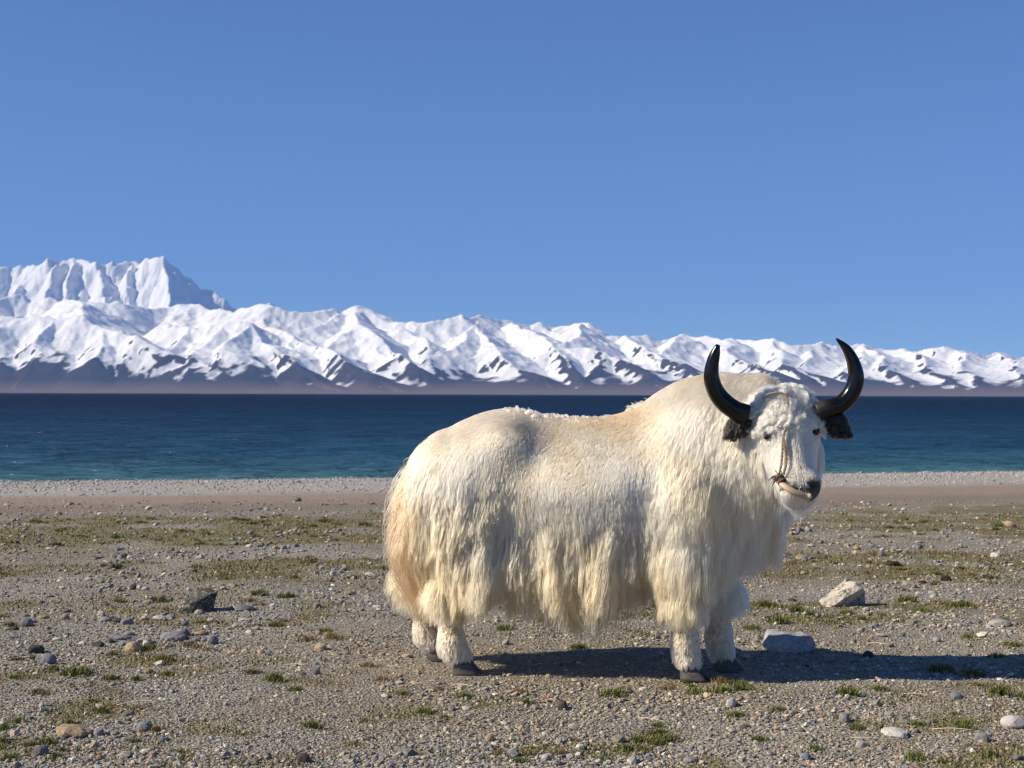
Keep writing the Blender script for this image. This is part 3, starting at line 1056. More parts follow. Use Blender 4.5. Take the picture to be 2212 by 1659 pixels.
def flow_field(p, n):
    """Lie of the hair on the trunk: down and backwards, forwards-down on the chest."""
    x = p[:, 0]
    f = np.zeros_like(p)
    f[:, 2] = -1.0
    f[:, 0] = -0.55 * smooth01(p[:, 2], 0.85, 1.15) + 0.30 * smooth01(x, 0.95, 1.25) - 0.05
    f[:, 0] += 0.35 * noise2(p[:, 0] * 6 + p[:, 1] * 3, p[:, 2] * 6, 301)
    f[:, 1] = 0.25 * noise2(p[:, 0] * 6 + 9, p[:, 2] * 6 + p[:, 1] * 4, 302) + np.sign(p[:, 1]) * 0.15
    top = smooth01(n[:, 2], 0.7, 0.95)
    f[:, 0] -= 0.8 * top
    return f


def body_coat():
    # --- short woolly coat of back and flanks, and the longer cape below it
    n = 260000
    w = body_q * near_w * np.clip(0.06 / np.maximum(q_len, 0.02), 0.25, 1.6)
    p, nn = roots(w, n)
    L = chunked(coat_length, p)
    short = L < 0.085
    p1, n1, L1 = p[short], nn[short], L[short]
    L1 = L1 * (0.75 + 0.5 * rng.random(len(L1)))
    L1 = np.maximum(L1, 0.011)
    wool = 1 - smooth01(L1, 0.02, 0.05)
    lift = 0.10 + 0.14 * wool + 0.12 * rng.random(len(L1)) + 0.14 * np.clip(noise2(p1[:, 0] * 14, p1[:, 2] * 14 + p1[:, 1] * 9, 311), -1, 1)
    fl = flow_field(p1, n1)
    fl[:, 0] += 0.6 * wool * noise2(p1[:, 0] * 22 + p1[:, 1] * 9, p1[:, 2] * 22, 315)
    S = grow(p1, n1, L1, fl, lift, np.full(len(p1), 0.22), 6, 0.12)
    S, lk = clump(S, 40, 0.20, 1.2, 0.3)
    S, lk2 = clump(S, 6, 0.28, 1.2, 0.3)
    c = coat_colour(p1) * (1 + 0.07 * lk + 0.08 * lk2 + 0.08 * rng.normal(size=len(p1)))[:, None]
    emit_curves("short_coat", S, taper(len(S), 6, 0.0007, 0.00035), tip_colour(c, c * 1.0, 6), FUR, yak)
    print("short", len(S))


def long_coat():
    K = 15
    n = 120000
    w = body_q * near_w * smooth01(q_len, 0.06, 0.10) * (0.35 + 0.65 * smooth01(q_n[:, 2], -0.95, -0.4))
    p, nn = roots(w, n)
    L = chunked(coat_length, p)
    keep = L > 0.07
    p, nn, L = p[keep], nn[keep], L[keep]
    und = smooth01(-nn[:, 2], 0.25, 0.9)
    L = L * (1 - 0.12 * und)
    # ragged hem: neighbouring locks differ in length
    L = L * (0.86 + 0.22 * noise2(p[:, 0] * 11 + p[:, 1] * 6, p[:, 1] * 11, 321)) * (0.72 + 0.42 * rng.random(len(L)) ** 0.7)
    # nothing reaches the ground
    L = np.minimum(L, np.maximum(p[:, 2] - np.where(p[:, 0] > 0.68, 0.25, np.where(p[:, 0] < 0.02, 0.24, 0.12)) - 0.13 * rng.random(len(L)) ** 1.5 + 0.02, 0.03) * 1.04)
    fl = flow_field(p, nn)
    lift = 0.08 + 0.14 * rng.random(len(L)) + 0.26 * smooth01(L, 0.12, 0.3) + 0.15 * smooth01(p[:, 0], 0.66, 0.74)
    grav = 0.08 + 0.14 * smooth01(L, 0.05, 0.3) + 0.05 * rng.random(len(L))
    S = grow(p, nn, L, fl, lift, grav, K, 0.06, 0.006)
    side = np.sign(p[:, 1] + 0.02) * smooth01(np.abs(p[:, 1] + 0.02), 0.02, 0.12)
    tt = np.linspace(0, 1, K)[None, :]
    S[..., 1] += (side * np.where(p[:, 0] > 0.64, 0.03, 0.085) * np.clip(L / 0.35, 0, 1.2) * (p[:, 0] > -0.35))[:, None] * tt ** 1.6
    silky = 1 - 0.65 * smooth01(p[:, 0], 0.55, 0.75) * smooth01(p[:, 2], 0.55, 0.8)
    S, lk = clump(S, 140, 0.22, 1.8, 0.4, wave=0.005, wfreq=1.0, mult=silky)
    S, lk2 = clump(S, 18, 0.48, 2.0, 0.3, wave=0.0025, wfreq=2.2, mult=silky)
    S[..., 2] = np.maximum(S[..., 2], 0.05)
    x, z = p[:, 0], p[:, 2]
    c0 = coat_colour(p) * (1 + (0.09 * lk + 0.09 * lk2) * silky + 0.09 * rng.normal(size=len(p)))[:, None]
    warm = np.array([0.56, 0.37, 0.18])
    rear = smooth01(-x, 0.38, 0.58)[:, None]
    tipc = warm * (1 - rear) + TAN * rear
    amt = (0.25 + 0.55 * smooth01(L, 0.12, 0.32) + 0.15 * np.clip(lk, -1, 1))[:, None]
    c1 = c0 * (1 - np.clip(amt, 0, 1)) + tipc * np.clip(amt, 0, 1)
    C = tip_colour(c0, c1, K, 1.0)
    R_ = taper(len(S), K, 0.0008, 0.0003, 1.3)
    part = np.where(x < 0.09, 0, np.where(x < 0.66, 1, 2))
    for i, nm in enumerate(("haunch_hair", "belly_skirt", "shoulder_mane")):
        m = part == i
        emit_curves(nm, S[m], R_[m], C[m], FUR, yak)
        print(nm, m.sum())


def tail_hair():
    K = 16; n = 22000
    t = rng.random(n)
    a, b, c = np.array([-0.46, -0.03, 1.02]), np.array([-0.495, -0.08, 0.92]), np.array([-0.495, -0.13, 0.66])
    core = np.where(t[:, None] < 0.35, a + (b - a) * (t / 0.35)[:, None], b + (c - b) * ((t - 0.35) / 0.65)[:, None])
    nn = unit(rng.normal(size=(n, 3)) * np.array([1, 1, 0.25]))
    nn[:, 0] -= 0.3; nn = unit(nn)
    p = core + nn * (0.04 * (1 - 0.4 * t))[:, None] * np.array([1, 2.0, 1])
    L = (0.30 + 0.22 * rng.random(n)) * (0.65 + 0.65 * t)
    L = np.minimum(L, p[:, 2] - 0.20 - 0.10 * rng.random(n))
    fl = np.tile(np.array([-0.10, -0.04, -1.0]), (n, 1))
    S = grow(p, nn, L, fl, np.full(n, 0.22), np.full(n, 0.22), K, 0.08, 0.004)
    # the tail sweeps forward again at its end
    tt = np.linspace(0, 1, K)[None, :]
    S[..., 0] += 0.16 * smooth01(0.62 - S[..., 2], 0, 0.45)
    S, lk = clump(S, 150, 0.45, 1.0, 0.3, wave=0.004, wfreq=1.3)
    S, lk2 = clump(S, 22, 0.6, 1.0, 0.3, wave=0.004, wfreq=3)
    c0 = (np.array([0.66, 0.47, 0.28]) * (1 - t[:, None]) + np.array([0.46, 0.28, 0.14]) * t[:, None]) * (1 + 0.08 * lk + 0.06 * lk2)[:, None]
    c1 = TAN * (1 + 0.1 * lk)[:, None]
    emit_curves("tail_hair", S, taper(n, K, 0.0011, 0.0004), tip_colour(c0, c1, K), FUR, yak)


def leg_hair():
    n = 26000; K = 7
    w = is_leg * (QC[:, 2] > 0.055) * 1.0
    p, nn = roots(w, n)
    z = p[:, 2]
    fet = np.exp(-((z - 0.115) / 0.045) ** 2)
    L = (0.017 + 0.020 * fet + 0.012 * smooth01(z, 0.22, 0.30)) * (0.7 + 0.6 * rng.random(n))
    L = np.minimum(L, np.maximum((z - 0.035) * 1.1, 0.012))
    fl = np.tile(np.array([0.0, 0, -1.0]), (n, 1)); fl[:, 0] = 0.3 * noise2(p[:, 0] * 25, z * 25, 331)
    lift = 0.12 + 0.5 * fet + 0.18 * rng.random(n)
    S = grow(p, nn, L, fl, lift, np.full(n, 0.22), K, 0.2)
    S, lk = clump(S, 70, 0.3, 1.0, 0.3)
    S, lk2 = clump(S, 12, 0.4, 1.0, 0.3)
    c = (np.array([0.76, 0.64, 0.47]) * (1 - 0.25 * smooth01(0.2 - z, 0, 0.1))[:, None]) * (1 + 0.08 * lk + 0.06 * lk2)[:, None]
    br = np.array([0.60, 0.44, 0.28])
    k_ = (smooth01(noise2(p[:, 0] * 16, z * 14, 333), 0.0, 0.5) * 0.5)[:, None]
    c = c * (1 - k_) + br * k_
    emit_curves("leg_fur", S, taper(n, K, 0.0011, 0.0005), tip_colour(c, c * 0.95, K), FUR, yak)


def face_hair():
    # curly forelock on the brow
    K = 9
    r, a, f = q_r, q_a, q_f
    head = q_head > 0.5
    wl = head * smooth01(0.172 - a, 0, 0.05) * (1 - np.clip(1.5 * np.maximum(np.exp(-np.sum((QC - hd(-0.115, 0.185, -0.035)) ** 2, 1) / 0.034 ** 2), np.exp(-np.sum((QC - hd(0.115, 0.185, -0.035)) ** 2, 1) / 0.034 ** 2)), 0, 1)) * smooth01(f, -0.22, -0.08)
    n = 16000
    p, nn = roots(wl, n)
    rr, aa, ff = hloc(p)
    L = (0.060 + 0.035 * rng.random(n)) * (0.75 + 0.4 * smooth01(0.13 - aa, 0, 0.08))
    fl = HA[None, :] * (0.9 * smooth01(aa, -0.02, 0.06)[:, None] + 0.2) + HR[None, :] * (np.sign(rr) * 0.7 * smooth01(np.abs(rr), 0.01, 0.08))[:, None]
    fl = fl + 0.5 * np.stack([noise2(rr * 30, aa * 30, 341), noise2(rr * 30, aa * 30, 342), noise2(rr * 30, aa * 30, 343)], 1)
    S = grow(p, nn, L, fl, 0.32 + 0.35 * rng.random(n), np.full(n, 0.22), K, 0.22)
    S, lk = clump(S, 110, 0.75, 0.9, 0.2, wave=0.008, wfreq=5)
    S, lk2 = clump(S, 20, 0.4, 1.0, 0.2, wave=0.002, wfreq=8)
    c = np.array([0.84, 0.74, 0.57]) * (1 + 0.10 * lk + 0.05 * lk2)[:, None]
    emit_curves("forelock", S, taper(n, K, 0.0010, 0.0005), tip_colour(c, c, K), FUR, yak)
    # short face hair
    K = 6; n = 38000
    nose = smooth01(a + 0.02 * (r > 0.01), 0.442, 0.462) * smooth01(f, -0.11, -0.075) * smooth01(r, -0.005, 0.03)
    lips = smooth01(a, 0.455, 0.475)
    eye = np.zeros(len(QC))
    for s in (-1, 1):
        d = QC - hd(s * 0.115, 0.185, -0.035); eye = np.maximum(eye, np.exp(-np.sum(d * d, 1) / 0.022 ** 2))
    wf = head * smooth01(a, 0.10, 0.16) * (1 - nose) * (1 - 0.96 * np.exp(-((a - 0.476 + 0.25 * np.abs(r)) / 0.013) ** 2) * smooth01(f, -0.15, -0.10)) * (1 - np.clip(eye * 1.6, 0, 1))
    p, nn = roots(wf, n)
    rr, aa, ff = hloc(p)
    back = smooth01(-ff, 0.06, 0.18)
    L = (0.013 + 0.006 * rng.random(n) + 0.030 * back + 0.012 * smooth01(0.25 - aa, 0, 0.1)) * (1 - 0.35 * smooth01(aa, 0.38, 0.44))
    fl = HA[None, :] * 0.8 - HF[None, :] * (0.9 * smooth01(np.abs(rr), 0.03, 0.09))[:, None] + np.sign(rr)[:, None] * HR[None, :] * 0.3
    S = grow(p, nn, L, fl, 0.16 + 0.16 * rng.random(n), np.full(n, 0.12), K, 0.14)
    S, lk = clump(S, 24, 0.25, 1.0, 0.3)
    c = np.array([0.86, 0.765, 0.63]) * (1 + 0.05 * lk)[:, None]
    emit_curves("face_fur", S, taper(n, K, 0.0009, 0.0004), tip_colour(c, c, K), FUR, yak)
    # beard below jaw and throat
    K = 12; n = 9000
    wb = ((q_head > 0.25) & (q_n[:, 2] < -0.05)) * smooth01(a, 0.22, 0.32) * smooth01(-f, 0.12, 0.17)
    throat = (q_head < 0.5) * smooth01(QC[:, 0], 1.05, 1.2) * smooth01(-q_n[:, 2], -0.1, 0.4) * (QC[:, 1] < 0.1) * (QC[:, 2] > 0.6)
    p, nn = roots(wb * 1.3 + throat, n)
    L = (0.045 + 0.05 * rng.random(n))
    S = grow(p, nn, L, np.tile(np.array([0.05, -0.05, -1.0]), (n, 1)), 0.35 + 0.3 * rng.random(n), np.full(n, 0.3), K, 0.15)
    S, lk = clump(S, 40, 0.5, 1.0, 0.3, wave=0.003, wfreq=2)
    c = np.array([0.82, 0.71, 0.54]) * (1 + 0.06 * lk)[:, None]
    emit_curves("beard", S, taper(n, K, 0.0010, 0.0003), tip_colour(c, c, K), FUR, yak)


def spine_tufts():
    """Matted wool standing up along the spine and a torn tuft below the hump."""
    K = 7; P0, N0, L0 = [], [], []
    for (px, py, n, sp, l) in [(1150, 890, 260, 14, 0.03), (1165, 892, 160, 10, 0.032), (1110, 880, 260, 16, 0.028), (1205, 896, 260, 16, 0.022), (1250, 898, 260, 18, 0.02), (1300, 897, 160, 18, 0.018),
                               (1366, 874, 420, 7, 0.036), (1378, 866, 420, 8, 0.03)]:
        c = yl(px, py, -0.02)
        q = c + rng.normal(size=(n, 3)) * np.array([sp / 430, 0.05 if sp > 9 else 0.012, 0.004])
        for _ in range(6):
            sd = sample(SDF, q); q = q - unit(sample(GRAD, q)) * sd[:, None]
        P0.append(q); N0.append(unit(sample(GRAD, q))); L0.append(l * (0.5 + 0.8 * rng.random(n)))
    p = np.concatenate(P0); nn = np.concatenate(N0); L = np.concatenate(L0)
    fl = np.stack([-0.5 + 0.9 * noise2(p[:, 0] * 30, p[:, 1] * 30, 351), 0.5 * noise2(p[:, 0] * 30, p[:, 1] * 30, 352), np.zeros(len(p))], 1) + 1e-4
    S = grow(p, nn, L, fl, 1.3 + 0.8 * rng.random(len(p)), np.full(len(p), 0.1), K, 0.3)
    S, lk = clump(S, 22, 0.75, 0.9, 0.2)
    c = (np.array([0.74, 0.61, 0.44]) * (1 + 0.12 * lk)[:, None])
    emit_curves("spine_tufts", S, taper(len(p), K, 0.0012, 0.0006), tip_colour(c, c, K), FUR, yak)


spine_tufts()
body_coat(); long_coat(); tail_hair(); leg_hair(); face_hair()


# ---- horns, ears, eyes, hooves
def tube(pts, rad, sides=20, flat=1.0, cap=True, ridges=None):
    """Swept tube through 3D points with a radius at each; rounded end."""
    pts = np.asarray(pts, float); rad = np.asarray(rad, float)
    m = len(pts)
    tan = unit(np.gradient(pts, axis=0))
    nrm = np.cross(tan[0], [0, 0, 1.0])
    if np.linalg.norm(nrm) < 1e-3: nrm = np.cross(tan[0], [0, 1.0, 0])
    nrm = nrm / np.linalg.norm(nrm)
    V = []; ang = np.linspace(0, 2 * np.pi, sides, endpoint=False)
    for i in range(m):
        nrm = nrm - tan[i] * (nrm @ tan[i]); nrm /= np.linalg.norm(nrm)
        bn = np.cross(tan[i], nrm)
        r = rad[i]
        V.append(pts[i] + r * np.cos(ang)[:, None] * nrm + flat * r * np.sin(ang)[:, None] * bn)
    V = np.concatenate(V)
    idx = np.arange(m * sides).reshape(m, sides)
    F = np.stack([idx[:-1], np.roll(idx[:-1], -1, 1), np.roll(idx[1:], -1, 1), idx[1:]], -1).reshape(-1, 4)
    V = np.concatenate([V, pts[:1], pts[-1:]])
    a, b = len(V) - 2, len(V) - 1
    c0 = np.stack([np.full(sides, a), np.roll(idx[0], -1), idx[0], np.full(sides, a)], -1)
    c1 = np.stack([np.full(sides, b), idx[-1], np.roll(idx[-1], -1), np.full(sides, b)], -1)
    tris = np.concatenate([c0[:, :3], c1[:, :3]])
    faces = [tuple(q) for q in F] + [tuple(t) for t in tris]
    return V, faces


def py_mesh(name, V, faces, mat, smooth=True):
    me = bpy.data.meshes.new(name)
    me.from_pydata([tuple(v) for v in V], [], faces)
    me.update()
    for p in me.polygons: p.use_smooth = smooth
    if mat: me.materials.append(mat)
    return me


def spline(P_, n):
    P_ = np.asarray(P_, float)
    d = np.concatenate([[0], np.cumsum(np.linalg.norm(np.diff(P_[:, :3], axis=0), axis=1))])
    s = np.linspace(0, d[-1], n)
    return np.stack([hermite(d, P_[:, i], s) for i in range(P_.shape[1])], 1)


def horn_material():
    m, nt, bs = new_mat("black_horn")
    geo = N(nt, "ShaderNodeNewGeometry")
    n = noise_node(nt, 35, 5, 0.6, geo.outputs['Position'])
    at_ = N(nt, "ShaderNodeAttribute", attribute_name="base")
    c = mixc(nt, mathn(nt, 'MULTIPLY', at_.outputs['Fac'], n.outputs[0]), (0.004, 0.0037, 0.0037), (0.03, 0.022, 0.018))
    nt.links.new(c, bs.inputs['Base Color'])
    bs.inputs['Specular IOR Level'].default_value = 0.38
    r = mathn(nt, 'MULTIPLY_ADD', n.outputs[0], 0.2, 0.12)
    nt.links.new(mathn(nt, 'ADD', r, mathn(nt, 'MULTIPLY', at_.outputs['Fac'], 0.35)), bs.inputs['Roughness'])
    bump(nt, bs, n.outputs[0], 0.12, 0.004)
    return m


HORN = horn_material()


def horn(pix, dias, dy0, dy1):
    P_ = []
    for i, ((px, py), dia) in enumerate(zip(pix, dias)):
        t = i / (len(pix) - 1)
        dy = dy0 + (dy1 - dy0) * t
        p = to_yak(at(px, py, D0 + dy))
        P_.append([*p, dia / 2 / (FPX / (D0 + dy))])
    Q = spline(P_, 44)
    tip = Q[-1, 3]
    V, F = tube(Q[:, :3], Q[:, 3], 24)
    me = py_mesh("horn", V, F, HORN)
    t = np.concatenate([np.repeat(np.linspace(0, 1, 44), 24), [0, 1]])
    add_attr(me, "base", 1 - smooth01(t, 0.06, 0.18))
    return link("horn", me, yak)


horn([(1612, 895), (1592, 888), (1569, 873), (1547, 847), (1537, 815), (1539, 785), (1546, 760), (1551, 745)], [44, 42, 41, 38, 34, 28, 20, 9], -0.40, -0.46)
horn([(1766, 890), (1785, 882), (1814, 874), (1838, 850), (1849, 815), (1843, 782), (1828, 753), (1806, 731)], [40, 40, 38, 37, 35, 28, 19, 4], -0.42, -0.46)


def ear(px, py, dirx):
    """Leaf-shaped ear, cupped, hanging outwards under the horn, with shaggy black hair."""
    m, nt, bs = new_mat("ear_skin"); bs.inputs['Base Color'].default_value = (0.012, 0.010, 0.010, 1); bs.inputs['Roughness'].default_value = 0.8
    o = to_yak(at(px, py, D0 - 0.40))
    out = unit(np.array([dirx * 0.8, 0.05, -0.5])); up = unit(np.array([dirx * 0.3, -0.2, 0.9])); up = unit(up - out * (up @ out))
    nor = np.cross(out, up)
    if nor[1] > 0: nor = -nor
    nu, nv = 14, 9
    V = []
    for i in range(nu):
        t = i / (nu - 1)
        wd = 0.055 * (math.sin(math.pi * min(1, 0.12 + t * 0.9)) ** 0.7)
        for j in range(nv):
            s = j / (nv - 1) * 2 - 1
            V.append(o + out * (t * 0.135 - 0.02) + up * (s * wd) + nor * (-0.028 * (s * s - 0.3) * (1 - 0.4 * t)))
    V = np.array(V)
    F = [(i * nv + j, i * nv + j + 1, (i + 1) * nv + j + 1, (i + 1) * nv + j) for i in range(nu - 1) for j in range(nv - 1)]
    th = V - nor * 0.008
    n1 = len(V)
    F2 = [tuple(x + n1 for x in f[::-1]) for f in F]
    rimi = [i * nv for i in range(nu)] + [(nu - 1) * nv + j for j in range(1, nv)] + [i * nv + nv - 1 for i in range(nu - 2, -1, -1)] + [j for j in range(nv - 2, 0, -1)]
    Fr = [(rimi[k], rimi[(k + 1) % len(rimi)], rimi[(k + 1) % len(rimi)] + n1, rimi[k] + n1) for k in range(len(rimi))]
    e = link("ear", py_mesh("ear", np.concatenate([V, th]), F + F2 + Fr, m), yak)
    n = 5200; K = 7
    q = rng.integers(0, len(F), n); u, v = rng.random((n, 1)), rng.random((n, 1))
    A = np.array([[V[i] for i in F[k]] for k in range(len(F))])[q]
    p = (A[:, 0] * (1 - u) + A[:, 1] * u) * (1 - v) + (A[:, 3] * (1 - u) + A[:, 2] * u) * v
    sgn = np.where(rng.random(n) < 0.6, 1.0, -1.0)[:, None]
    p = p + np.where(sgn > 0, 0, -0.008) * nor
    nn = unit(nor * sgn + 0.3 * rng.normal(size=(n, 3)))
    L = 0.024 + 0.026 * rng.random(n)
    S = np.empty((n, K, 3)); S[:, 0] = p; cur = p.copy(); d = unit(nn * 0.55 + out * 0.7 + DOWN * 0.35)
    for k in range(1, K):
        cur = cur + d * (L / (K - 1))[:, None]; d = unit(d + DOWN * 0.25); S[:, k] = cur
    S, lk = clump(S, 30, 0.7, 1.0, 0.2, wave=0.003, wfreq=4)
    c = np.array([0.014, 0.012, 0.011]) * (1 + 0.3 * np.abs(lk))[:, None]
    emit_curves("ear_fur", S, taper(n, K, 0.0010, 0.0004), tip_colour(c, c * 1.6, K), BLACKFUR, e)


ear(1614, 908, -1)
ear(1790, 905, 1)


def eyes():
    m, nt, bs = new_mat("eye_dark")
    bs.inputs['Base Color'].default_value = (0.008, 0.006, 0.005, 1); bs.inputs['Roughness'].default_value = 0.08
    ml, nt, bs = new_mat("eyelid_skin"); bs.inputs['Base Color'].default_value = (0.05, 0.042, 0.04, 1); bs.inputs['Roughness'].default_value = 0.6
    for s in (-1, 1):
        c = hd(s * 0.118, 0.186, -0.040)
        u = np.linspace(0, math.pi, 11); w = np.linspace(0, 2 * math.pi, 18, endpoint=False)
        V = [c + 0.0185 * (math.sin(a) * math.cos(b) * HR + math.sin(a) * math.sin(b) * HA + math.cos(a) * HF) for a in u for b in w]
        F = [(i * 18 + j, i * 18 + (j + 1) % 18, (i + 1) * 18 + (j + 1) % 18, (i + 1) * 18 + j) for i in range(10) for j in range(18)]
        e = link("eye", py_mesh("eye", np.array(V), F, m), yak)
        ax = unit(HF * 0.75 + HR * s * 0.65)                      # the eye looks out sideways
        sd = unit(np.cross(HA, ax)); dn = unit(np.cross(ax, sd))
        if dn @ HA < 0: dn = -dn
        for (nm, sg, op) in (("upper_lid", -1, 0.009), ("lower_lid", 1, 0.010)):
            th = np.linspace(-1, 1, 13)
            pts = [c + ax * (0.019 * math.cos(t * 1.1)) + sd * (0.0205 * math.sin(t * 1.15)) + dn * sg * (op * math.cos(t * 1.45)) for t in th]
            V, F = tube(pts, 0.0042 * (1 - 0.4 * np.abs(th)), 8)
            link(nm, py_mesh(nm, V, F, ml), e)


eyes()


def hoof_material():
    m, nt, bs = new_mat("grey_hoof")
    geo = N(nt, "ShaderNodeNewGeometry")
    mp = N(nt, "ShaderNodeMapping"); mp.inputs['Scale'].default_value = (20, 20, 90); nt.links.new(geo.outputs['Position'], mp.inputs[0])
    n = noise_node(nt, 1.0, 5, 0.6, mp.outputs[0])
    nt.links.new(ramp(nt, n.outputs[0], [(0.3, (0.035, 0.03, 0.028)), (0.6, (0.10, 0.088, 0.08)), (0.8, (0.18, 0.15, 0.12))]), bs.inputs['Base Color'])
    bs.inputs['Roughness'].default_value = 0.55
    bump(nt, bs, n.outputs[0], 0.3, 0.004)
    return m


HOOF = hoof_material()


def hoof(hx, hy, yaw):
    root = link("hoof", None, yak)
    root.location = (hx, hy, 0)
    root.rotation_euler = (0, 0, yaw)
    for s in (-1, 1):
        V = []; prof = [(0.0, 1.0), (0.018, 0.99), (0.045, 0.86), (0.070, 0.72), (0.085, 0.55)]
        sides = 22
        for (z, k) in prof:
            for i in range(sides):
                a = 2 * math.pi * i / sides
                # a claw: pointed at the toe, straight on the inner side
                x = math.cos(a); y = math.sin(a)
                lx = 0.062 * x if x > 0 else 0.045 * x
                ly = 0.030 * y * (1 - 0.35 * max(0, x) ** 2)
                if y * s < 0: ly *= 0.72
                toe = 0.030 * (1 - z / 0.085)
                V.append((0.012 + lx * k + toe * max(0, x) ** 1.5 - 0.02 * (z / 0.085), s * 0.030 + ly * k, z - 0.004 + (0.004 if x > 0.7 else 0) * (1 if z == 0 else 0)))
        F = [(r * sides + i, r * sides + (i + 1) % sides, (r + 1) * sides + (i + 1) % sides, (r + 1) * sides + i) for r in range(len(prof) - 1) for i in range(sides)]
        F.append(tuple(range(sides - 1, -1, -1))); F.append(tuple(range((len(prof) - 1) * sides, len(prof) * sides)))
        link("claw", py_mesh("claw", V, F, HOOF), root)


for (hx, hy, _) in HIND: hoof(hx + 0.015, hy, -0.1)
for (hx, hy, _) in FRONT: hoof(hx + 0.012, hy, -0.35)


# ---- rope and nose peg worn by the yak
def rope_halter():
    root = link("nose_rope", None)
    root.location = YORG; root.rotation_euler = (0, 0, YAW)
    tag(root, "frayed twisted rope tied to a pale curved nose peg on the yak's muzzle", "rope")
    m, nt, bs = new_mat("old_rope")
    geo = N(nt, "ShaderNodeNewGeometry")
    n = noise_node(nt, 120, 4, 0.7, geo.outputs['Position'])
    nt.links.new(ramp(nt, n.outputs[0], [(0.3, (0.20, 0.14, 0.09)), (0.7, (0.46, 0.36, 0.25))]), bs.inputs['Base Color'])
    bs.inputs['Roughness'].default_value = 0.95
    bump(nt, bs, n.outputs[0], 0.5, 0.003)
    mk, nt, bs = new_mat("dark_wrapping")
    geo = N(nt, "ShaderNodeNewGeometry")
    n = noise_node(nt, 150, 4, 0.7, geo.outputs['Position'])
    nt.links.new(ramp(nt, n.outputs[0], [(0.3, (0.03, 0.022, 0.016)), (0.7, (0.16, 0.115, 0.08))]), bs.inputs['Base Color'])
    bs.inputs['Roughness'].default_value = 0.95
    bump(nt, bs, n.outputs[0], 0.6, 0.003)
    mp_, nt, bs = new_mat("bone_peg")
    geo = N(nt, "ShaderNodeNewGeometry")
    n = noise_node(nt, 30, 5, 0.6, geo.outputs['Position'])
    nt.links.new(ramp(nt, n.outputs[0], [(0.25, (0.38, 0.25, 0.13)), (0.6, (0.58, 0.42, 0.26)), (0.85, (0.66, 0.52, 0.36))]), bs.inputs['Base Color'])
    bs.inputs['Roughness'].default_value = 0.5
    bump(nt, bs, n.outputs[0], 0.15, 0.003)

    def on_face(px, py, off=0.012):
        """Point on the front of the face seen at a measured position."""
        o = to_yak((0, 0, CAM_H)); d = to_yak(np.array([*ray(px, py)]) + np.array([0, 0, CAM_H])) - o
        t = np.linspace(D0 - 0.85, D0 - 0.05, 320)
        q = o + d * t[:, None]
        q[:, 2] = q[:, 2]
        s = sample(SDF, q)
        k = np.argmax(s < off)
        return q[k] if s[k] < off else q[np.argmin(s)]

    def cord(pts, r, name, twist=True):
        Q = spline(np.array(pts), 40)
        V0, F0, off = [], [], 0
        parts = 2 if twist else 1
        for s in range(parts):
            ph = np.linspace(0, len(pts) * 2.6 * math.pi, 40) + s * math.pi
            tan = unit(np.gradient(Q, axis=0)); a = unit(np.cross(tan, [0.3, 1, 0.2])); b = np.cross(tan, a)
            q = Q + (r * 0.55) * (np.cos(ph)[:, None] * a + np.sin(ph)[:, None] * b) * (1 if twist else 0)
            V, F = tube(q, np.full(40, r * (0.62 if twist else 1)), 8)
            V0.append(V); F0 += [tuple(i + off for i in f) for f in F]; off += len(V)
        return link(name, py_mesh(name, np.concatenate(V0), F0, m), root)
    FUZZ = 0.020
    cord([on_face(1697, 925, FUZZ), on_face(1692, 945, FUZZ), on_face(1690, 975, FUZZ), on_face(1688, 1000, FUZZ), on_face(1683, 1025, FUZZ)], 0.006, "rope")
    cord([on_face(1692, 945, FUZZ), on_face(1696, 972, FUZZ + .002), on_face(1698, 1000, FUZZ + .002), on_face(1692, 1025, FUZZ)], 0.006, "rope")
    # loop over the poll
    lp = [on_face(1648, 862, 0.03), on_face(1655, 854, 0.035), on_face(1672, 849, 0.038)]
    top = lp[-1]
    cord([lp[0], lp[1], top, on_face(1685, 848, 0.038), on_face(1695, 852, 0.036), on_face(1700, 862, 0.034), on_face(1702, 872, 0.03)], 0.0055, "rope")
    # peg: a curved flattened bone from the left of the muzzle through the nose
    kn = on_face(1683, 1032, 0.016)
    pg = [on_face(1684, 1041, 0.016), on_face(1695, 1050, 0.020), on_face(1711, 1060, 0.022), on_face(1728, 1068, 0.024), on_face(1745, 1073, 0.026), on_face(1753, 1071, 0.03)]
    Q = spline(np.array([[*p, r] for p, r in zip(pg, (0.014, 0.0185, 0.0185, 0.018, 0.018, 0.014))]), 30)
    V, F = tube(Q[:, :3], Q[:, 3], 18, 0.72)
    link("nose_peg", py_mesh("nose_peg", V, F, mp_), root)
    # wrapped knot: coils round the peg's end and a bunch of frayed ends
    coil = []
    ax = unit(pg[1] - kn); a = unit(np.cross(ax, [0, 1, 0.3])); b = np.cross(ax, a)
    for i in range(60):
        t = i / 59
        coil.append(kn + ax * (0.036 * t) + 0.0145 * (1 + 0.25 * math.sin(9 * t)) * (math.cos(t * 34) * a + math.sin(t * 34) * b))
    V, F = tube(np.array(coil), np.full(60, 0.0058), 7)
    kb = link("knot", py_mesh("knot", V, F, mk), root)
    for i in range(26):
        d = unit(np.array([random.uniform(-1.0, 0.55), random.uniform(-0.5, 0.1), random.uniform(-0.7, 0.7)]))
        l = random.uniform(0.02, 0.048)
        st = kn + np.array([random.uniform(-0.012, 0.012), -0.006, random.uniform(-0.004, 0.012)])
        pts = [st, st + d * l * 0.5 + np.array([0, 0, 0.004]), st + d * l + np.array([0, 0, -0.006])]
        V, F = tube(spline(np.array(pts), 7), np.linspace(0.0030, 0.0012, 7), 5)
        link("frayed_end", py_mesh("frayed_end", V, F, mk if i % 3 else m), root)


rope_halter()
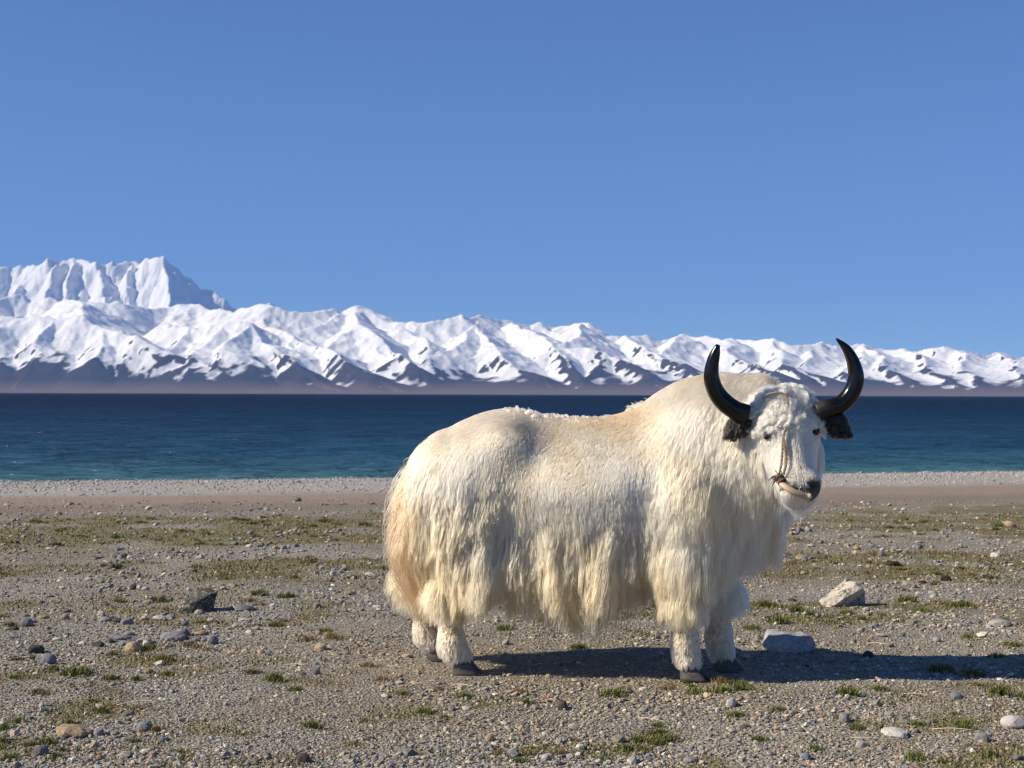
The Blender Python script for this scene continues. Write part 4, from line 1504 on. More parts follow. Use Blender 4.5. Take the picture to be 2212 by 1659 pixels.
# ------------------------------------------------------------------ gravel, stones, grass
def ico(sub=1):
    t = (1 + 5 ** 0.5) / 2
    v = [(-1, t, 0), (1, t, 0), (-1, -t, 0), (1, -t, 0), (0, -1, t), (0, 1, t), (0, -1, -t), (0, 1, -t), (t, 0, -1), (t, 0, 1), (-t, 0, -1), (-t, 0, 1)]
    v = [np.array(a) / np.linalg.norm(a) for a in v]
    f = [(0, 11, 5), (0, 5, 1), (0, 1, 7), (0, 7, 10), (0, 10, 11), (1, 5, 9), (5, 11, 4), (11, 10, 2), (10, 7, 6), (7, 1, 8),
         (3, 9, 4), (3, 4, 2), (3, 2, 6), (3, 6, 8), (3, 8, 9), (4, 9, 5), (2, 4, 11), (6, 2, 10), (8, 6, 7), (9, 8, 1)]
    for _ in range(sub):
        mid = {}; nf = []

        def m(a, b):
            k = (min(a, b), max(a, b))
            if k not in mid:
                p = v[a] + v[b]; v.append(p / np.linalg.norm(p)); mid[k] = len(v) - 1
            return mid[k]
        for a, b, c in f:
            x, y, z = m(a, b), m(b, c), m(c, a)
            nf += [(a, x, z), (b, y, x), (c, z, y), (x, y, z)]
        f = nf
    return np.array(v), np.array(f)


ICO0 = ico(0); ICO1 = ico(1); ICO2 = ico(2); ICO3 = ico(3)


def on_ground(px, py):
    """Vectorised ground hit for measured positions."""
    cx = (px - W0 / 2) / FPX; cy = -(py - 829.5) / FPX
    M = np.array(CM)
    d = np.stack([M[i, 0] * cx + M[i, 1] * cy - M[i, 2] for i in range(3)], -1)
    d = d / d[:, 1:2]
    t = CAM_H / np.maximum(-d[:, 2], 1e-3)
    for _ in range(25):
        z = ground_h(d[:, 0] * t, d[:, 1] * t)
        t = 0.4 * t + 0.6 * (CAM_H - z) / np.maximum(-d[:, 2], 1e-3)
    x, y = d[:, 0] * t, d[:, 1] * t
    return x, y, ground_h(x, y)


PEB = np.array([1.22, 1.25, 1.24]) * np.array([(0.24, 0.225, 0.205), (0.19, 0.185, 0.18), (0.30, 0.275, 0.24), (0.27, 0.235, 0.19), (0.33, 0.27, 0.20), (0.14, 0.13, 0.125),
                (0.42, 0.39, 0.35), (0.26, 0.19, 0.155), (0.21, 0.21, 0.225)])


def scatter_mesh(name, x, y, z, size, col, mat, base, sink=0.25, flat=(0.45, 0.9)):
    v0, f0 = base
    n = len(x); m = len(v0)
    sc = size[:, None] * np.stack([0.8 + 0.6 * rng.random(n), 0.7 + 0.5 * rng.random(n), flat[0] + (flat[1] - flat[0]) * rng.random(n)], 1)
    V = v0[None] * (1 + 0.22 * rng.normal(size=(n, m, 1)).clip(-1.4, 1.4)) * sc[:, None, :]
    a = rng.random(n) * 6.28; ca, sa = np.cos(a)[:, None], np.sin(a)[:, None]
    tl = rng.normal(size=n) * 0.3; ct, st = np.cos(tl)[:, None], np.sin(tl)[:, None]
    X, Y, Z = V[..., 0], V[..., 1], V[..., 2]
    X, Z = X * ct + Z * st, -X * st + Z * ct
    X, Y = X * ca - Y * sa, X * sa + Y * ca
    V = np.stack([X + x[:, None], Y + y[:, None], Z + (z + sc[:, 2] * (0.5 - sink) * 1.2)[:, None]], -1).reshape(-1, 3)
    F = (f0[None] + (np.arange(n) * m)[:, None, None]).reshape(-1, 3)
    me = np_mesh(name, V, F, mat, False)
    add_attr(me, "tone", np.repeat(col, m, 0))
    return link(name, me)


def pebble_material():
    m, nt, bs = new_mat("pebble_mix")
    a = N(nt, "ShaderNodeAttribute", attribute_name="tone")
    geo = N(nt, "ShaderNodeNewGeometry")
    n = noise_node(nt, 160, 4, 0.65, geo.outputs['Position'])
    c = mixc(nt, 1.0, a.outputs['Color'], ramp(nt, n.outputs[0], [(0.3, (0.72, 0.72, 0.72)), (0.7, (1.2, 1.2, 1.2))]), 'MULTIPLY')
    nt.links.new(c, bs.inputs['Base Color'])
    bs.inputs['Roughness'].default_value = 0.9
    bs.inputs['Specular IOR Level'].default_value = 0.2
    return m


def build_gravel():
    pm = pebble_material()
    n = 78000
    px = rng.uniform(-140, W0 + 140, n)
    py = 1080 + (1740 - 1080) * rng.random(n) ** 0.78
    x, y, z = on_ground(px, py)
    g = green_field(x, y)
    keep = rng.random(n) > 0.72 * smooth01(g, 0.3, 0.7)
    s = shore_s(x, y)
    x, y, z, s = x[keep], y[keep], z[keep], s[keep]
    size = np.exp(rng.normal(size=len(x)) * 0.42 + math.log(0.0054))
    dens = fbm(x * 0.8, y * 1.1, 3, 401)
    size *= 0.8 + 0.5 * smooth01(dens, -0.3, 0.4)
    size = size * np.clip(y / 8.5, 0.85, 2.4)
    big = rng.random(len(x)) < 0.012
    size[big] *= 2.2
    col = PEB[rng.integers(0, len(PEB), len(x))] * (0.75 + 0.5 * rng.random((len(x), 1)))
    warm = smooth01(fbm(x * 0.5, y * 0.7, 4, 11), -0.35, 0.35)[:, None]
    col = col * (np.array([1.0, 0.92, 0.80]) * (1 - warm) + np.array([1.0, 0.99, 0.97]) * warm)
    tag(scatter_mesh("gravel", x, y, z, size, col, pm, ICO0), kind='stuff')
    # shingle of the beach berm
    n = 15000
    x = rng.uniform(-24, 28, n); s = 27.2 + 8.9 * rng.random(n) ** 0.9
    y = s.copy()
    for _ in range(12): y = s + 0.258 * x * smooth01(y, 9, 26)
    z = ground_h(x, y)
    size = np.exp(rng.normal(size=n) * 0.35 + math.log(0.017))
    col = np.array([0.40, 0.38, 0.365]) * (0.8 + 0.35 * rng.random((n, 1))) * (1 + 0.04 * rng.normal(size=(n, 3)))
    tag(scatter_mesh("shingle", x, y, z, size, np.clip(col, 0.05, 0.85), pm, ICO0), "pale grey shingle along the water's edge", None, None, 'stuff')


build_gravel()


def stone_material(name, c1, c2, c3, scale=14, spots=0.0, spot_col=(0.03, 0.03, 0.03)):
    m, nt, bs = new_mat(name)
    tc = N(nt, "ShaderNodeTexCoord"); oi = N(nt, "ShaderNodeObjectInfo")
    off = N(nt, "ShaderNodeVectorMath", operation='ADD')
    nt.links.new(tc.outputs['Object'], off.inputs[0])
    cb = N(nt, "ShaderNodeCombineXYZ"); nt.links.new(mathn(nt, 'MULTIPLY', oi.outputs['Random'], 40.0), cb.inputs[0])
    nt.links.new(cb.outputs[0], off.inputs[1])
    n = noise_node(nt, scale, 6, 0.6, off.outputs[0], 0.6)
    c = ramp(nt, n.outputs[0], [(0.3, c1), (0.5, c2), (0.72, c3)])
    n2 = noise_node(nt, scale * 7, 4, 0.7, off.outputs[0])
    c = mixc(nt, 1.0, c, ramp(nt, n2.outputs[0], [(0.3, (0.75, 0.75, 0.75)), (0.7, (1.2, 1.2, 1.2))]), 'MULTIPLY')
    br = mathn(nt, 'MULTIPLY_ADD', oi.outputs['Random'], 0.5, 0.75)
    v = N(nt, "ShaderNodeVectorMath", operation='SCALE'); nt.links.new(c, v.inputs[0]); nt.links.new(br, v.inputs['Scale'])
    col = v.outputs[0]
    if spots:
        n3 = noise_node(nt, scale * 2.2, 5, 0.7, off.outputs[0], 0.3)
        f = ramp(nt, n3.outputs[0], [(0.5 - spots, (0, 0, 0)), (0.56 - spots, (1, 1, 1))])
        col = mixc(nt, f, col, spot_col)
    nt.links.new(col, bs.inputs['Base Color'])
    bs.inputs['Roughness'].default_value = 0.9
    bs.inputs['Specular IOR Level'].default_value = 0.2
    bump(nt, bs, mathn(nt, 'ADD', n.outputs[0], mathn(nt, 'MULTIPLY', n2.outputs[0], 0.4)), 0.55, 0.012)
    return m


M_GREY = stone_material("grey_stone", (0.15, 0.15, 0.16), (0.23, 0.225, 0.225), (0.33, 0.32, 0.31))
M_BLUE = stone_material("blue_grey_stone", (0.15, 0.16, 0.18), (0.20, 0.21, 0.235), (0.27, 0.275, 0.29))
M_TAN = stone_material("tan_stone", (0.24, 0.17, 0.10), (0.36, 0.27, 0.17), (0.46, 0.37, 0.26))
M_PALE = stone_material("pale_stone", (0.36, 0.33, 0.30), (0.48, 0.445, 0.41), (0.60, 0.57, 0.54))
M_DARK = stone_material("dark_stone", (0.05, 0.045, 0.045), (0.085, 0.08, 0.078), (0.13, 0.12, 0.115))
M_CLOD = stone_material("brown_clod", (0.025, 0.016, 0.012), (0.05, 0.03, 0.02), (0.09, 0.055, 0.035))
M_LICHEN = stone_material("lichen_stone", (0.22, 0.20, 0.16), (0.30, 0.27, 0.22), (0.40, 0.36, 0.29), 16, 0.085, (0.06, 0.06, 0.057))
M_MIXED = stone_material("streaked_stone", (0.30, 0.28, 0.25), (0.45, 0.40, 0.33), (0.52, 0.43, 0.31), 11, -0.045, (0.11, 0.11, 0.11))
M_WHITE = stone_material("white_stone", (0.70, 0.69, 0.67), (0.78, 0.77, 0.75), (0.85, 0.84, 0.82))
MATS = dict(grey=M_GREY, blue=M_BLUE, tan=M_TAN, pale=M_PALE, dark=M_DARK, clod=M_CLOD, white=M_WHITE)


def stone_mesh(name, seed, base, cuts=7, flat=0.6, mat=None, rough=0.05, round_=0.0):
    r = np.random.default_rng(seed)
    v, f = base
    v = v.copy() * np.array([1.0, 0.75 + 0.2 * r.random(), flat])
    for _ in range(cuts):
        nrm = r.normal(size=3); nrm /= np.linalg.norm(nrm)
        d = (0.45 + 0.35 * r.random() + 0.5 * round_) * (np.abs(nrm) @ np.array([1, 0.8, flat]))
        over = np.maximum(v @ nrm - d, 0)
        v = v - over[:, None] * nrm
    o = r.random(3) * 9
    nz = noise2(v[:, 0] * 2.2 + o[0], v[:, 1] * 2.2 + v[:, 2] * 1.7 + o[1]) * rough + noise2(v[:, 0] * 6 + o[2], v[:, 1] * 6 - v[:, 2] * 5) * rough * 0.4
    v = v * (1 + nz)[:, None]
    half = np.abs(v[:, 0]).max()
    v = v / half
    v[:, 2] -= v[:, 2].min()
    return np_mesh(name, v, f, mat, False)


VARIANTS = {}
for key, mt in MATS.items():
    VARIANTS[key] = [stone_mesh("stone", 100 + 13 * i + len(key), ICO2 if i < 3 else ICO1, 6 + i % 3, (0.45, 0.6, 0.75, 0.9, 0.35, 0.55)[i % 6], mt, 0.07, 0.12 if i % 2 else 0.0) for i in range(6)]
    VARIANTS[key + "_round"] = [stone_mesh("stone", 500 + i + len(key), ICO2, 5, 0.8, mt, 0.10, 0.45) for i in range(2)]
    VARIANTS[key + "_flat"] = [stone_mesh("stone", 700 + i + len(key), ICO3, 10, 0.30, mt, 0.16, 0.0) for i in range(2)]


def place_stone(px, py, wpx, kind, label, group=None, rot=None, lift=0.0, variant=None, name="stone", sink=0.30):
    p = gpt(px, py)
    w = wpx / (FPX / p.y)
    ms = VARIANTS[kind]
    me = ms[random.randrange(len(ms)) if variant is None else variant % len(ms)]
    o = link(name, me)
    s = w / 2
    o.scale = (s, s, s * random.uniform(0.85, 1.15))
    hgt = max(v.co.z for v in me.vertices) * s
    o.location = (p.x, p.y, p.z - sink * hgt + lift)
    o.rotation_euler = (random.uniform(-0.12, 0.12), random.uniform(-0.12, 0.12), random.uniform(0, 6.28) if rot is None else rot)
    tag(o, label(w, p) if callable(label) else label, "stone" if name == "stone" else "clod", group)
    return o


# ---- where a small thing lies, told by what one can find near it
LANDMARKS = [(gpt(422, 1322), "the dark lichen-crusted boulder"), (gpt(1822, 1310), "the tilted pale slab"), (gpt(1712, 1414), "the grey flat-topped rock"),
             (gpt(380, 1385), "the heaped stone cluster"), (gpt(1005, 1465), "the yak's hind hooves"), (gpt(1510, 1465), "the yak's front hooves"),
             (gpt(156, 1588), "the long buff slab"), (gpt(312, 1577), "the cleft blue-grey stone"), (gpt(1934, 1588), "the broad pale slab"),
             (gpt(1928, 1221), "the dark dung clod"), (gpt(82, 1496), "the charcoal coloured stone"), (gpt(322, 1454), "the lone round sandy stone"),
             (gpt(2188, 1570), "the large whitish stone"), (gpt(1215, 1531), "the dark craggy stone")]


def whereabouts(x, y):
    d, nm = min(((math.hypot(x - q.x, y - q.y), n) for q, n in LANDMARKS), key=lambda t: t[0])
    if d < 0.35: return "close beside " + nm
    if d < 0.9: return "a stride away from " + nm
    s = float(shore_s(x, y))
    if s > 17.5: return "on the turf bordering the bare sand strip"
    if s > 13.2 and s < 14.7: return "along the trodden track"
    if s >= 14.7: return "on the turf between track and bare sand"
    if s > 10.2: return "on the plain between yak and trodden track"
    if s > 7.4: return "on the gravel level with the yak"
    return "on the open gravel on the yak's landward side"


def size_word(w):
    return "tiny" if w < 0.035 else "small" if w < 0.07 else "medium-sized" if w < 0.13 else "large"


# ---- the large rocks
import bmesh


def hull_rock(name, pts, mat, loc, rotz, noise_amp, seed, label, cuts=3):
    bm = bmesh.new()
    for p in pts: bm.verts.new(p)
    bmesh.ops.convex_hull(bm, input=bm.verts)
    bmesh.ops.triangulate(bm, faces=bm.faces)
    bmesh.ops.subdivide_edges(bm, edges=bm.edges, cuts=cuts, use_grid_fill=True)
    bmesh.ops.triangulate(bm, faces=bm.faces)
    bmesh.ops.smooth_vert(bm, verts=bm.verts, factor=0.35, use_axis_x=True, use_axis_y=True, use_axis_z=True)
    bmesh.ops.subdivide_edges(bm, edges=bm.edges, cuts=1)
    bmesh.ops.triangulate(bm, faces=bm.faces)
    V = np.array([v.co[:] for v in bm.verts]); bm.normal_update()
    Nn = np.array([v.normal[:] for v in bm.verts])
    d = noise2(V[:, 0] * 14 + seed, V[:, 1] * 14 + V[:, 2] * 11) * noise_amp + noise2(V[:, 0] * 45 + seed, V[:, 1] * 38 + V[:, 2] * 41) * noise_amp * 0.45
    V = V + Nn * d[:, None]
    for v, c in zip(bm.verts, V): v.co = c
    me = bpy.data.meshes.new(name); bm.to_mesh(me); bm.free()
    me.materials.append(mat)
    o = link(name, me)
    o.location = loc; o.rotation_euler = (0, 0, rotz)
    tag(o, label, "rock")
    return o


p = gpt(422, 1322)
hull_rock("rock", [(-0.14, -0.03, -0.02), (-0.13, 0.05, -0.02), (-0.135, 0.0, 0.035), (-0.09, -0.06, 0.0), (-0.05, -0.075, 0.055), (-0.03, 0.05, 0.10),
                   (0.04, -0.07, 0.085), (0.05, 0.04, 0.145), (0.10, -0.05, 0.12), (0.135, 0.0, 0.125), (0.13, 0.05, 0.12), (0.11, -0.06, 0.05), (0.10, -0.05, -0.02), (0.09, 0.06, -0.02), (0.0, -0.08, -0.02)],
          M_LICHEN, (p.x, p.y + 0.04, p.z), 0.1, 0.010, 3, "dark lichen-crusted boulder rising to one end, beyond the stone cluster", 3)
p = gpt(1822, 1310)
hull_rock("rock", [(-0.155, -0.05, 0.02), (-0.15, 0.06, 0.02), (-0.12, -0.09, -0.01), (-0.07, -0.10, 0.015), (-0.02, -0.10, 0.055), (0.04, 0.10, 0.15), (0.08, -0.05, 0.150), (0.12, -0.07, 0.125), (0.12, 0.08, 0.15),
                   (0.155, 0.0, 0.09), (0.165, 0.03, -0.02), (0.13, 0.015, -0.02), (0.0, 0.0, -0.02), (-0.10, 0.06, -0.02), (0.05, 0.09, -0.02)],
          M_MIXED, (p.x, p.y + 0.05, p.z), 0.05, 0.007, 11, "pale slab of rock tilted up at one end with a dark overhang", 3)
p = gpt(1712, 1414)
hull_rock("rock", [(-0.145, -0.02, 0.03), (-0.135, 0.05, 0.04), (-0.105, 0.05, 0.108), (-0.115, -0.03, 0.085), (-0.03, 0.05, 0.098), (-0.12, -0.05, 0.07), (-0.10, -0.08, 0.0), (0.06, -0.03, 0.086), (0.08, 0.07, 0.092),
                   (0.105, -0.02, 0.082), (0.135, 0.04, 0.070), (0.15, -0.03, 0.01), (0.148, 0.01, 0.04), (0.05, -0.10, 0.030), (-0.03, -0.105, 0.025), (0.03, -0.10, -0.02), (-0.10, 0.06, -0.02), (0.12, 0.06, -0.02), (-0.06, -0.06, -0.02)],
          stone_material("blue_grey_rock", (0.24, 0.24, 0.25), (0.31, 0.31, 0.32), (0.42, 0.405, 0.39), 9, -0.13, (0.40, 0.30, 0.18)), (p.x, p.y + 0.13, p.z), 0.0, 0.011, 23,
          "grey flat-topped rock on the edge of the yak's shadow", 3)

GC = "stones heaped in the cluster below the dark boulder"
CL = "stone heaped in the loose cluster below the dark boulder"
for (px, py, w, k, lab) in [
    (312, 1388, 34, "pale", "whitish pink rounded stone in the cluster below the dark boulder"),
    (460, 1390, 29, "blue_round", "round blue-grey stone at the end of the cluster below the dark boulder"),
    (375, 1380, 74, "grey_flat", "long flat grey stone lying in the cluster below the dark boulder"),
    (396, 1372, 34, "grey", "slanting grey stone propped up in the middle of the cluster"),
    (432, 1370, 32, "tan", "tan block-shaped stone in the cluster below the dark boulder"),
    (289, 1408, 40, "tan", "sharp tan pyramid-shaped stone in front of the stone cluster")]:
    place_stone(px, py, w, k, lab)
o = place_stone(399, 1370, 20, "blue", "small grey stone perched on top of the cluster", lift=0.055)
for (px, py, w, k) in [(291, 1386, 20, "grey"), (266, 1380, 44, "grey_flat"), (269, 1392, 34, "blue_flat"), (213, 1396, 27, "dark"), (367, 1396, 28, "blue_flat"), (250, 1376, 24, "grey"),
                       (280, 1372, 26, "blue"), (344, 1379, 22, "grey"), (420, 1384, 30, "blue_flat"), (440, 1384, 20, "grey"), (236, 1388, 22, "blue"), (325, 1396, 18, "dark"), (405, 1388, 24, "grey"), (385, 1366, 20, "grey_flat"), (450, 1366, 14, "pale")]:
    place_stone(px, py, w, k, "grey " + CL, GC)

UNIQUE = [
    (525, 1318, 46, "grey", "grey wedge-shaped stone beside the dark lichen-crusted boulder"),
    (322, 1454, 22, "tan_round", "round sandy stone standing alone on the gravel"),
    (82, 1496, 30, "dark", "charcoal coloured stone with a hollow in its top"),
    (312, 1577, 36, "blue_round", "round cleft blue-grey stone standing on bare gravel"),
    (156, 1588, 96, "tan_flat", "long flat buff slab sunk level with the gravel"),
    (215, 1588, 30, "grey", "knobbly grey stone at the end of the buff slab"),
    (1711, 1298, 22, "dark", "small dark stone on turf near the tilted slab"),
    (1875, 1418, 26, "dark_round", "upright dark stone standing within the yak's shadow"),
    (1934, 1588, 74, "pale_flat", "broad pale slab bedded among grass tufts"),
    (2188, 1570, 56, "pale", "large whitish stone with a rough bleached top"),
    (1905, 1374, 30, "pale_flat", "flat pale stone beyond the yak's shadow"),
    (1215, 1531, 30, "dark", "dark craggy stone on the gravel below the belly"),
]
for (px, py, w, k, lab) in UNIQUE:
    place_stone(px, py, w, k, lab)
for (px, py, w, lab) in [(1928, 1221, 36, "dark brown clod of dung lying on open gravel"), (1992, 1260, 22, "small brown clod beside a green cushion plant"),
                         (2043, 1254, 24, "broken brown clod behind a green cushion plant")]:
    place_stone(px, py, w, "clod", lab, name="clod")
for (px, py, w) in [(97, 1059, 9), (117, 1056, 7), (152, 1060, 9)]:
    place_stone(px, py, w, "white_round", "bright white stone lying on the pale shingle beach", "white stones on the shingle")

SM = {"grey": "grey stone", "blue": "blue-grey stone", "tan": "tan stone", "pale": "pale stone", "dark": "dark stone"}
LOOSE = [(227, 1342, 36, "grey"), (254, 1343, 28, "dark"), (275, 1348, 28, "grey"), (344, 1338, 32, "pale"), (369, 1335, 26, "blue"), (76, 1410, 36, "dark"), (105, 1434, 38, "blue"), (693, 1403, 30, "tan"),
         (754, 1284, 30, "tan"), (94, 1336, 26, "tan"), (55, 1352, 32, "grey"), (684, 1456, 20, "blue"), (275, 1544, 28, "grey"), (1820, 1350, 16, "dark"), (1580, 1525, 26, "pale"), (2066, 1508, 34, "blue"),
         (1826, 1559, 32, "grey"), (1590, 1606, 28, "grey"), (1860, 1612, 26, "pale"), (2160, 1352, 54, "pale"), (1859, 1358, 14, "blue"), (2180, 1138, 30, "tan"), (2150, 1203, 26, "pale"), (2129, 1175, 24, "grey"),
         (850, 1330, 18, "dark"), (140, 1337, 22, "grey"), (430, 1326, 20, "pale"), (30, 1360, 24, "dark"), (1680, 1300, 14, "pale"), (880, 1420, 26, "tan"), (30, 1480, 20, "blue"), (560, 1452, 18, "grey"),
         (1420, 1555, 22, "pale"), (1325, 1548, 18, "grey"), (1610, 1572, 26, "dark"), (2010, 1560, 24, "grey"), (2120, 1600, 34, "grey"), (655, 1645, 34, "dark"), (480, 1640, 28, "blue"), (350, 1600, 20, "grey"),
         (1490, 1645, 30, "grey"), (1740, 1640, 30, "blue"), (90, 1630, 36, "grey"), (800, 1598, 26, "dark"), (1060, 1600, 22, "tan"), (950, 1560, 22, "grey"), (1180, 1640, 24, "pale"), (2200, 1640, 30, "grey")]
piles = [(558, 1180, 46, 9, 24), (250, 1209, 52, 9, 16), (254, 1228, 46, 7, 14), (1730, 1145, 34, 12, 18), (600, 1150, 45, 8, 12), (700, 1232, 60, 12, 16), (2130, 1350, 50, 12, 12), (1960, 1185, 80, 12, 18), (1700, 1205, 60, 8, 12), (330, 1270, 120, 14, 14)]
for (px, py, sx, sy, n) in piles:
    for _ in range(n):
        LOOSE.append((px + random.gauss(0, sx * 0.55), py + random.gauss(0, sy * 0.5), random.uniform(9, 19), random.choice(["grey", "grey", "blue", "tan", "pale", "dark"])))
while len(LOOSE) < 262:
    px = random.uniform(-20, 2232); py = 1125 + 520 * random.random() ** 1.5
    w = random.uniform(8, 15) * (1 + 0.9 * (py - 1125) / 520)
    if 830 < px < 1660 and 1180 < py < 1480: continue
    LOOSE.append((px, py, w, random.choice(["grey", "grey", "blue", "tan", "tan", "pale", "dark"])))
for (px, py, w, k) in LOOSE:
    place_stone(px, py, w, k, (lambda ww, q, k=k: size_word(ww) + " " + SM[k] + " " + whereabouts(q.x, q.y)), "loose stones on the plain", sink=0.34)


# ---- grass
def grass_material(name, c1, c2):
    m, nt, bs = new_mat(name)
    a = N(nt, "ShaderNodeAttribute", attribute_name="blade")
    nt.links.new(mixc(nt, a.outputs['Fac'], c1, c2), bs.inputs['Base Color'])
    bs.inputs['Roughness'].default_value = 0.7
    bs.inputs['Specular IOR Level'].default_value = 0.25
    return m


M_GRASS = grass_material("turf_green", (0.070, 0.095, 0.018), (0.20, 0.205, 0.055))
M_DRY = grass_material("turf_dry", (0.15, 0.105, 0.035), (0.30, 0.21, 0.085))


def blades(x, y, z, h, wd, lean):
    """Bent two-piece blades: 5 vertices, 3 triangles each."""
    n = len(x)
    a = rng.random(n) * 6.28; dx, dy = np.cos(a), np.sin(a)
    b = a + 1.57 + 0.4 * rng.normal(size=n); sx, sy = np.cos(b) * wd, np.sin(b) * wd
    m1 = 0.55 * h; o1 = lean * h * 0.3; o2 = lean * h * 0.9
    V = np.stack([np.stack([x - sx, y - sy, z - 0.003], 1), np.stack([x + sx, y + sy, z - 0.003], 1),
                  np.stack([x - sx * .8 + dx * o1, y - sy * .8 + dy * o1, z + m1], 1), np.stack([x + sx * .8 + dx * o1, y + sy * .8 + dy * o1, z + m1], 1),
                  np.stack([x + dx * o2, y + dy * o2, z + h], 1)], 1).reshape(-1, 3)
    k = (np.arange(n) * 5)[:, None]
    F = np.concatenate([k + np.array([0, 1, 3]), k + np.array([0, 3, 2]), k + np.array([2, 3, 4])])
    return V, F


def tuft_mesh(seed, mat, n=150):
    k = rng.integers(5, 10)
    cx, cy, cs = rng.normal(size=k) * 0.22, rng.normal(size=k) * 0.17, 0.20 + 0.14 * rng.random(k)
    own = rng.integers(0, k, n)
    x, y = cx[own].clip(-0.28, 0.28) + rng.normal(size=n).clip(-1.5, 1.5) * cs[own], cy[own].clip(-0.17, 0.17) + rng.normal(size=n).clip(-1.5, 1.5) * cs[own] * 0.8
    r = np.clip(np.hypot(x, y), 0, 1) * (0.4 + 0.9 * (own % 3) / 2)
    h = (0.16 + 0.26 * rng.random(n)) * (1 - 0.55 * r)
    V, F = blades(x, y, np.zeros(n), h, np.full(n, 0.020) * (0.7 + 0.6 * rng.random(n)), 0.4 + 1.0 * rng.random(n))
    me = np_mesh("grass_tuft", V, F, mat)
    add_attr(me, "blade", np.repeat(rng.random(n), 5))
    return me


T_GREEN = [tuft_mesh(i, M_GRASS, 190) for i in range(5)]
T_DRY = [tuft_mesh(10 + i, M_DRY, 110) for i in range(3)]
TUFTS = [(168, 1460, 100, 0), (240, 1468, 60, 0), (25, 1352, 50, 0), (545, 1455, 60, 0), (590, 1470, 70, 0), (640, 1492, 50, 0), (675, 1570, 70, 0), (1330, 1503, 90, 0), (1500, 1497, 60, 0), (1560, 1495, 70, 0), (1600, 1490, 60, 0),
         (2030, 1450, 80, 0), (2100, 1460, 70, 0), (2160, 1500, 90, 0), (2210, 1510, 60, 0), (1830, 1500, 80, 0), (1900, 1490, 60, 0), (1590, 1548, 70, 0), (1440, 1600, 80, 0), (1420, 1585, 60, 0), (1680, 1535, 50, 0), (1640, 1600, 50, 0),
         (1850, 1575, 60, 0), (1980, 1640, 80, 0), (1760, 1620, 50, 0), (1180, 1345, 70, 0), (1090, 1360, 60, 0), (1250, 1400, 50, 0), (1650, 1310, 80, 0), (1720, 1320, 70, 0), (1680, 1345, 70, 0), (1830, 1325, 50, 0), (2020, 1263, 40, 0),
         (1960, 1300, 60, 0), (2080, 1310, 60, 0), (2140, 1250, 50, 0), (560, 1285, 50, 0), (620, 1290, 60, 0), (350, 1300, 60, 0), (260, 1300, 40, 0), (700, 1365, 50, 0), (40, 1560, 60, 0), (10, 1575, 60, 0), (70, 1610, 50, 0), (150, 1565, 50, 0),
         (400, 1380, 50, 1), (415, 1398, 60, 1), (540, 1300, 50, 1), (560, 1308, 40, 1), (660, 1385, 60, 1), (720, 1380, 60, 1), (450, 1405, 50, 1), (800, 1440, 60, 1), (830, 1470, 60, 1), (950, 1490, 50, 1), (1120, 1495, 60, 1), (1440, 1490, 60, 1),
         (1000, 1505, 50, 0), (870, 1500, 50, 0), (790, 1560, 50, 1), (760, 1610, 60, 1), (230, 1530, 40, 1), (120, 1640, 60, 0), (1300, 1640, 50, 0), (1240, 1600, 40, 1), (2150, 1420, 50, 0), (2190, 1395, 60, 0)]
k = 0
while len(TUFTS) < 285 and k < 6000:
    k += 1
    px = random.uniform(-30, 2240); py = 1118 + 530 * random.random() ** 1.25
    p = gpt(px, py)
    if float(green_field(p.x, p.y)) > 0.30 + 0.4 * random.random():
        TUFTS.append((px, py, random.uniform(22, 60) * (0.7 + 0.5 * (py - 1118) / 520), 1 if random.random() < 0.35 else 0))
for (px, py, w, dry) in TUFTS:
    p = gpt(px, py)
    o = link("grass_tuft", random.choice(T_DRY if dry else T_GREEN))
    s = 0.6 * w / (FPX / p.y)
    s = max(s, 0.02)
    o.location = (p.x, p.y, p.z); o.scale = (s, s, min(s * random.uniform(0.9, 1.4), 0.16)); o.rotation_euler = (0, 0, random.uniform(-0.5, 0.5) + (3.14 if random.random() < 0.5 else 0))
    tag(o, ("small" if s < 0.07 else "mid-sized" if s < 0.11 else "broad") + (" dry yellowish grass tuft " if dry else " green grass tuft ") + whereabouts(p.x, p.y), "grass tuft", "dry tufts" if dry else "green tufts")


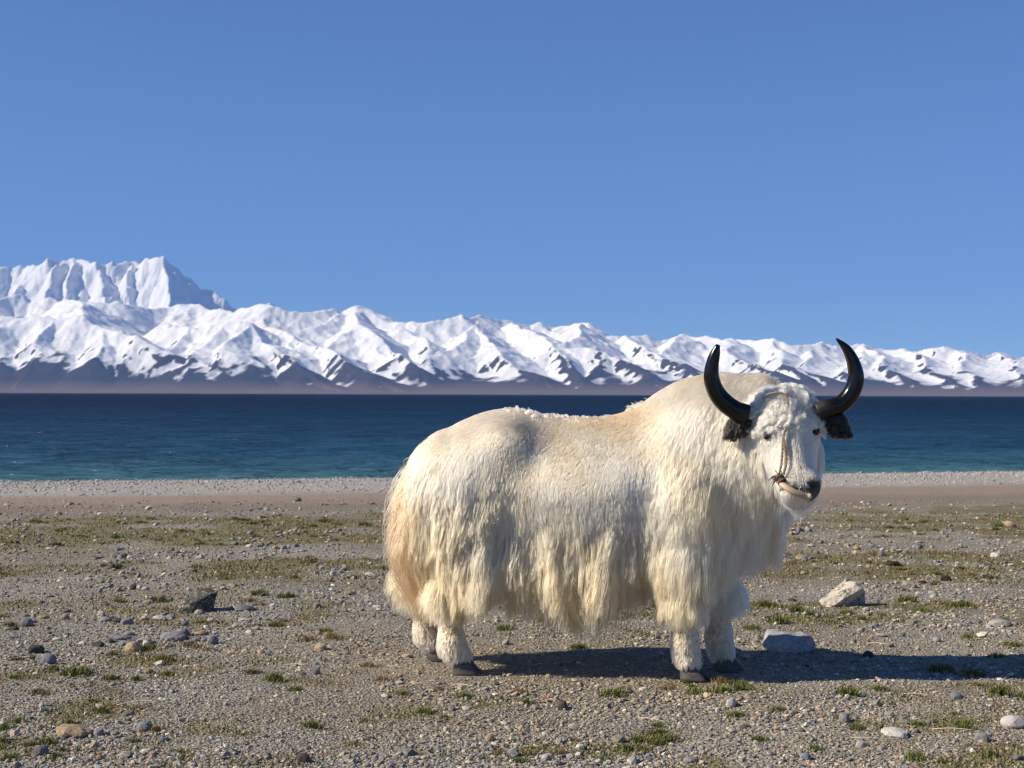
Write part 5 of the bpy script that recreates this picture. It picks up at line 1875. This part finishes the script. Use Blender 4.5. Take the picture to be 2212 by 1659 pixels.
def build_turf():
    n = 90000
    px = rng.uniform(-140, W0 + 140, n); py = 1108 + (1740 - 1108) * rng.random(n) ** 1.35
    x, y, z = on_ground(px, py)
    g = green_field(x, y)
    keep = rng.random(n) < smooth01(g, 0.28, 0.65) * 0.95 + 0.04
    x, y, z = x[keep], y[keep], z[keep]
    m = len(x)
    h = (0.009 + 0.014 * rng.random(m)) * np.clip(y / 9, 0.8, 1.0)
    V, F = blades(x, y, z, h, (0.0020 + 0.0015 * rng.random(m)) * np.clip(y / 7, 1, 2), 0.5 + 1.2 * rng.random(m))
    mt, nt, bs = new_mat("thin_turf")
    a = N(nt, "ShaderNodeAttribute", attribute_name="tone"); nt.links.new(a.outputs['Color'], bs.inputs['Base Color'])
    bs.inputs['Roughness'].default_value = 0.75
    me = np_mesh("turf", V, F, mt)
    pal = np.array([(0.125, 0.135, 0.035), (0.165, 0.155, 0.055), (0.21, 0.165, 0.07), (0.22, 0.125, 0.06), (0.11, 0.12, 0.03)])
    t = noise2(x * 1.2, y * 1.8, 501)
    ci = np.clip((t * 2.2 + 2 + rng.normal(size=m) * 0.9), 0, 4).astype(int)
    add_attr(me, "tone", np.repeat(pal[ci] * (0.7 + 0.6 * rng.random((m, 1))), 5, 0))
    tag(link("turf", me), "thin olive and rust coloured turf between the stones", None, None, 'stuff')


build_turf()

# ---- straws
M_STRAW, nt, bs = new_mat("dry_straw")
bs.inputs['Base Color'].default_value = (0.62, 0.52, 0.33, 1); bs.inputs['Roughness'].default_value = 0.6
STRAWS = []
for i in range(4):
    c = [(t - 0.5, 0.05 * math.sin(t * 3 + i) + 0.06 * i * (t - 0.5) ** 2, 0.02 + 0.05 * math.sin(t * 3.14)) for t in np.linspace(0, 1, 8)]
    V, F = tube(np.array(c), np.full(8, 0.012), 5)
    STRAWS.append(py_mesh("straw_stalk", V, F, M_STRAW))
SP = [(300, 1525, 95), (470, 1518, 55), (560, 1510, 60), (860, 1445, 50), (885, 1458, 60), (940, 1478, 70), (1000, 1485, 60), (1205, 1413, 50), (1320, 1413, 60), (1410, 1560, 70), (1580, 1542, 50), (1640, 1540, 60), (1690, 1385, 40),
      (1900, 1395, 60), (2030, 1350, 70), (2010, 1382, 50), (1980, 1505, 60), (1740, 1590, 50), (1870, 1600, 60), (2060, 1582, 90), (1560, 1625, 40), (1990, 1640, 60), (830, 1430, 40), (450, 1545, 40), (690, 1520, 50), (640, 1440, 45)]
for (px, py, w) in SP:
    p = gpt(px, py)
    o = link("straw_stalk", random.choice(STRAWS))
    s = w / (FPX / p.y)
    o.location = (p.x, p.y, p.z + 0.006); o.scale = (s, s, max(0.08, s)); o.rotation_euler = (random.uniform(-0.1, 0.1), random.uniform(-0.05, 0.05), random.uniform(-0.6, 0.6))
    tag(o, ("short" if s < 0.12 else "long") + " pale dry straw " + whereabouts(p.x, p.y), "straw", "straws on the gravel")
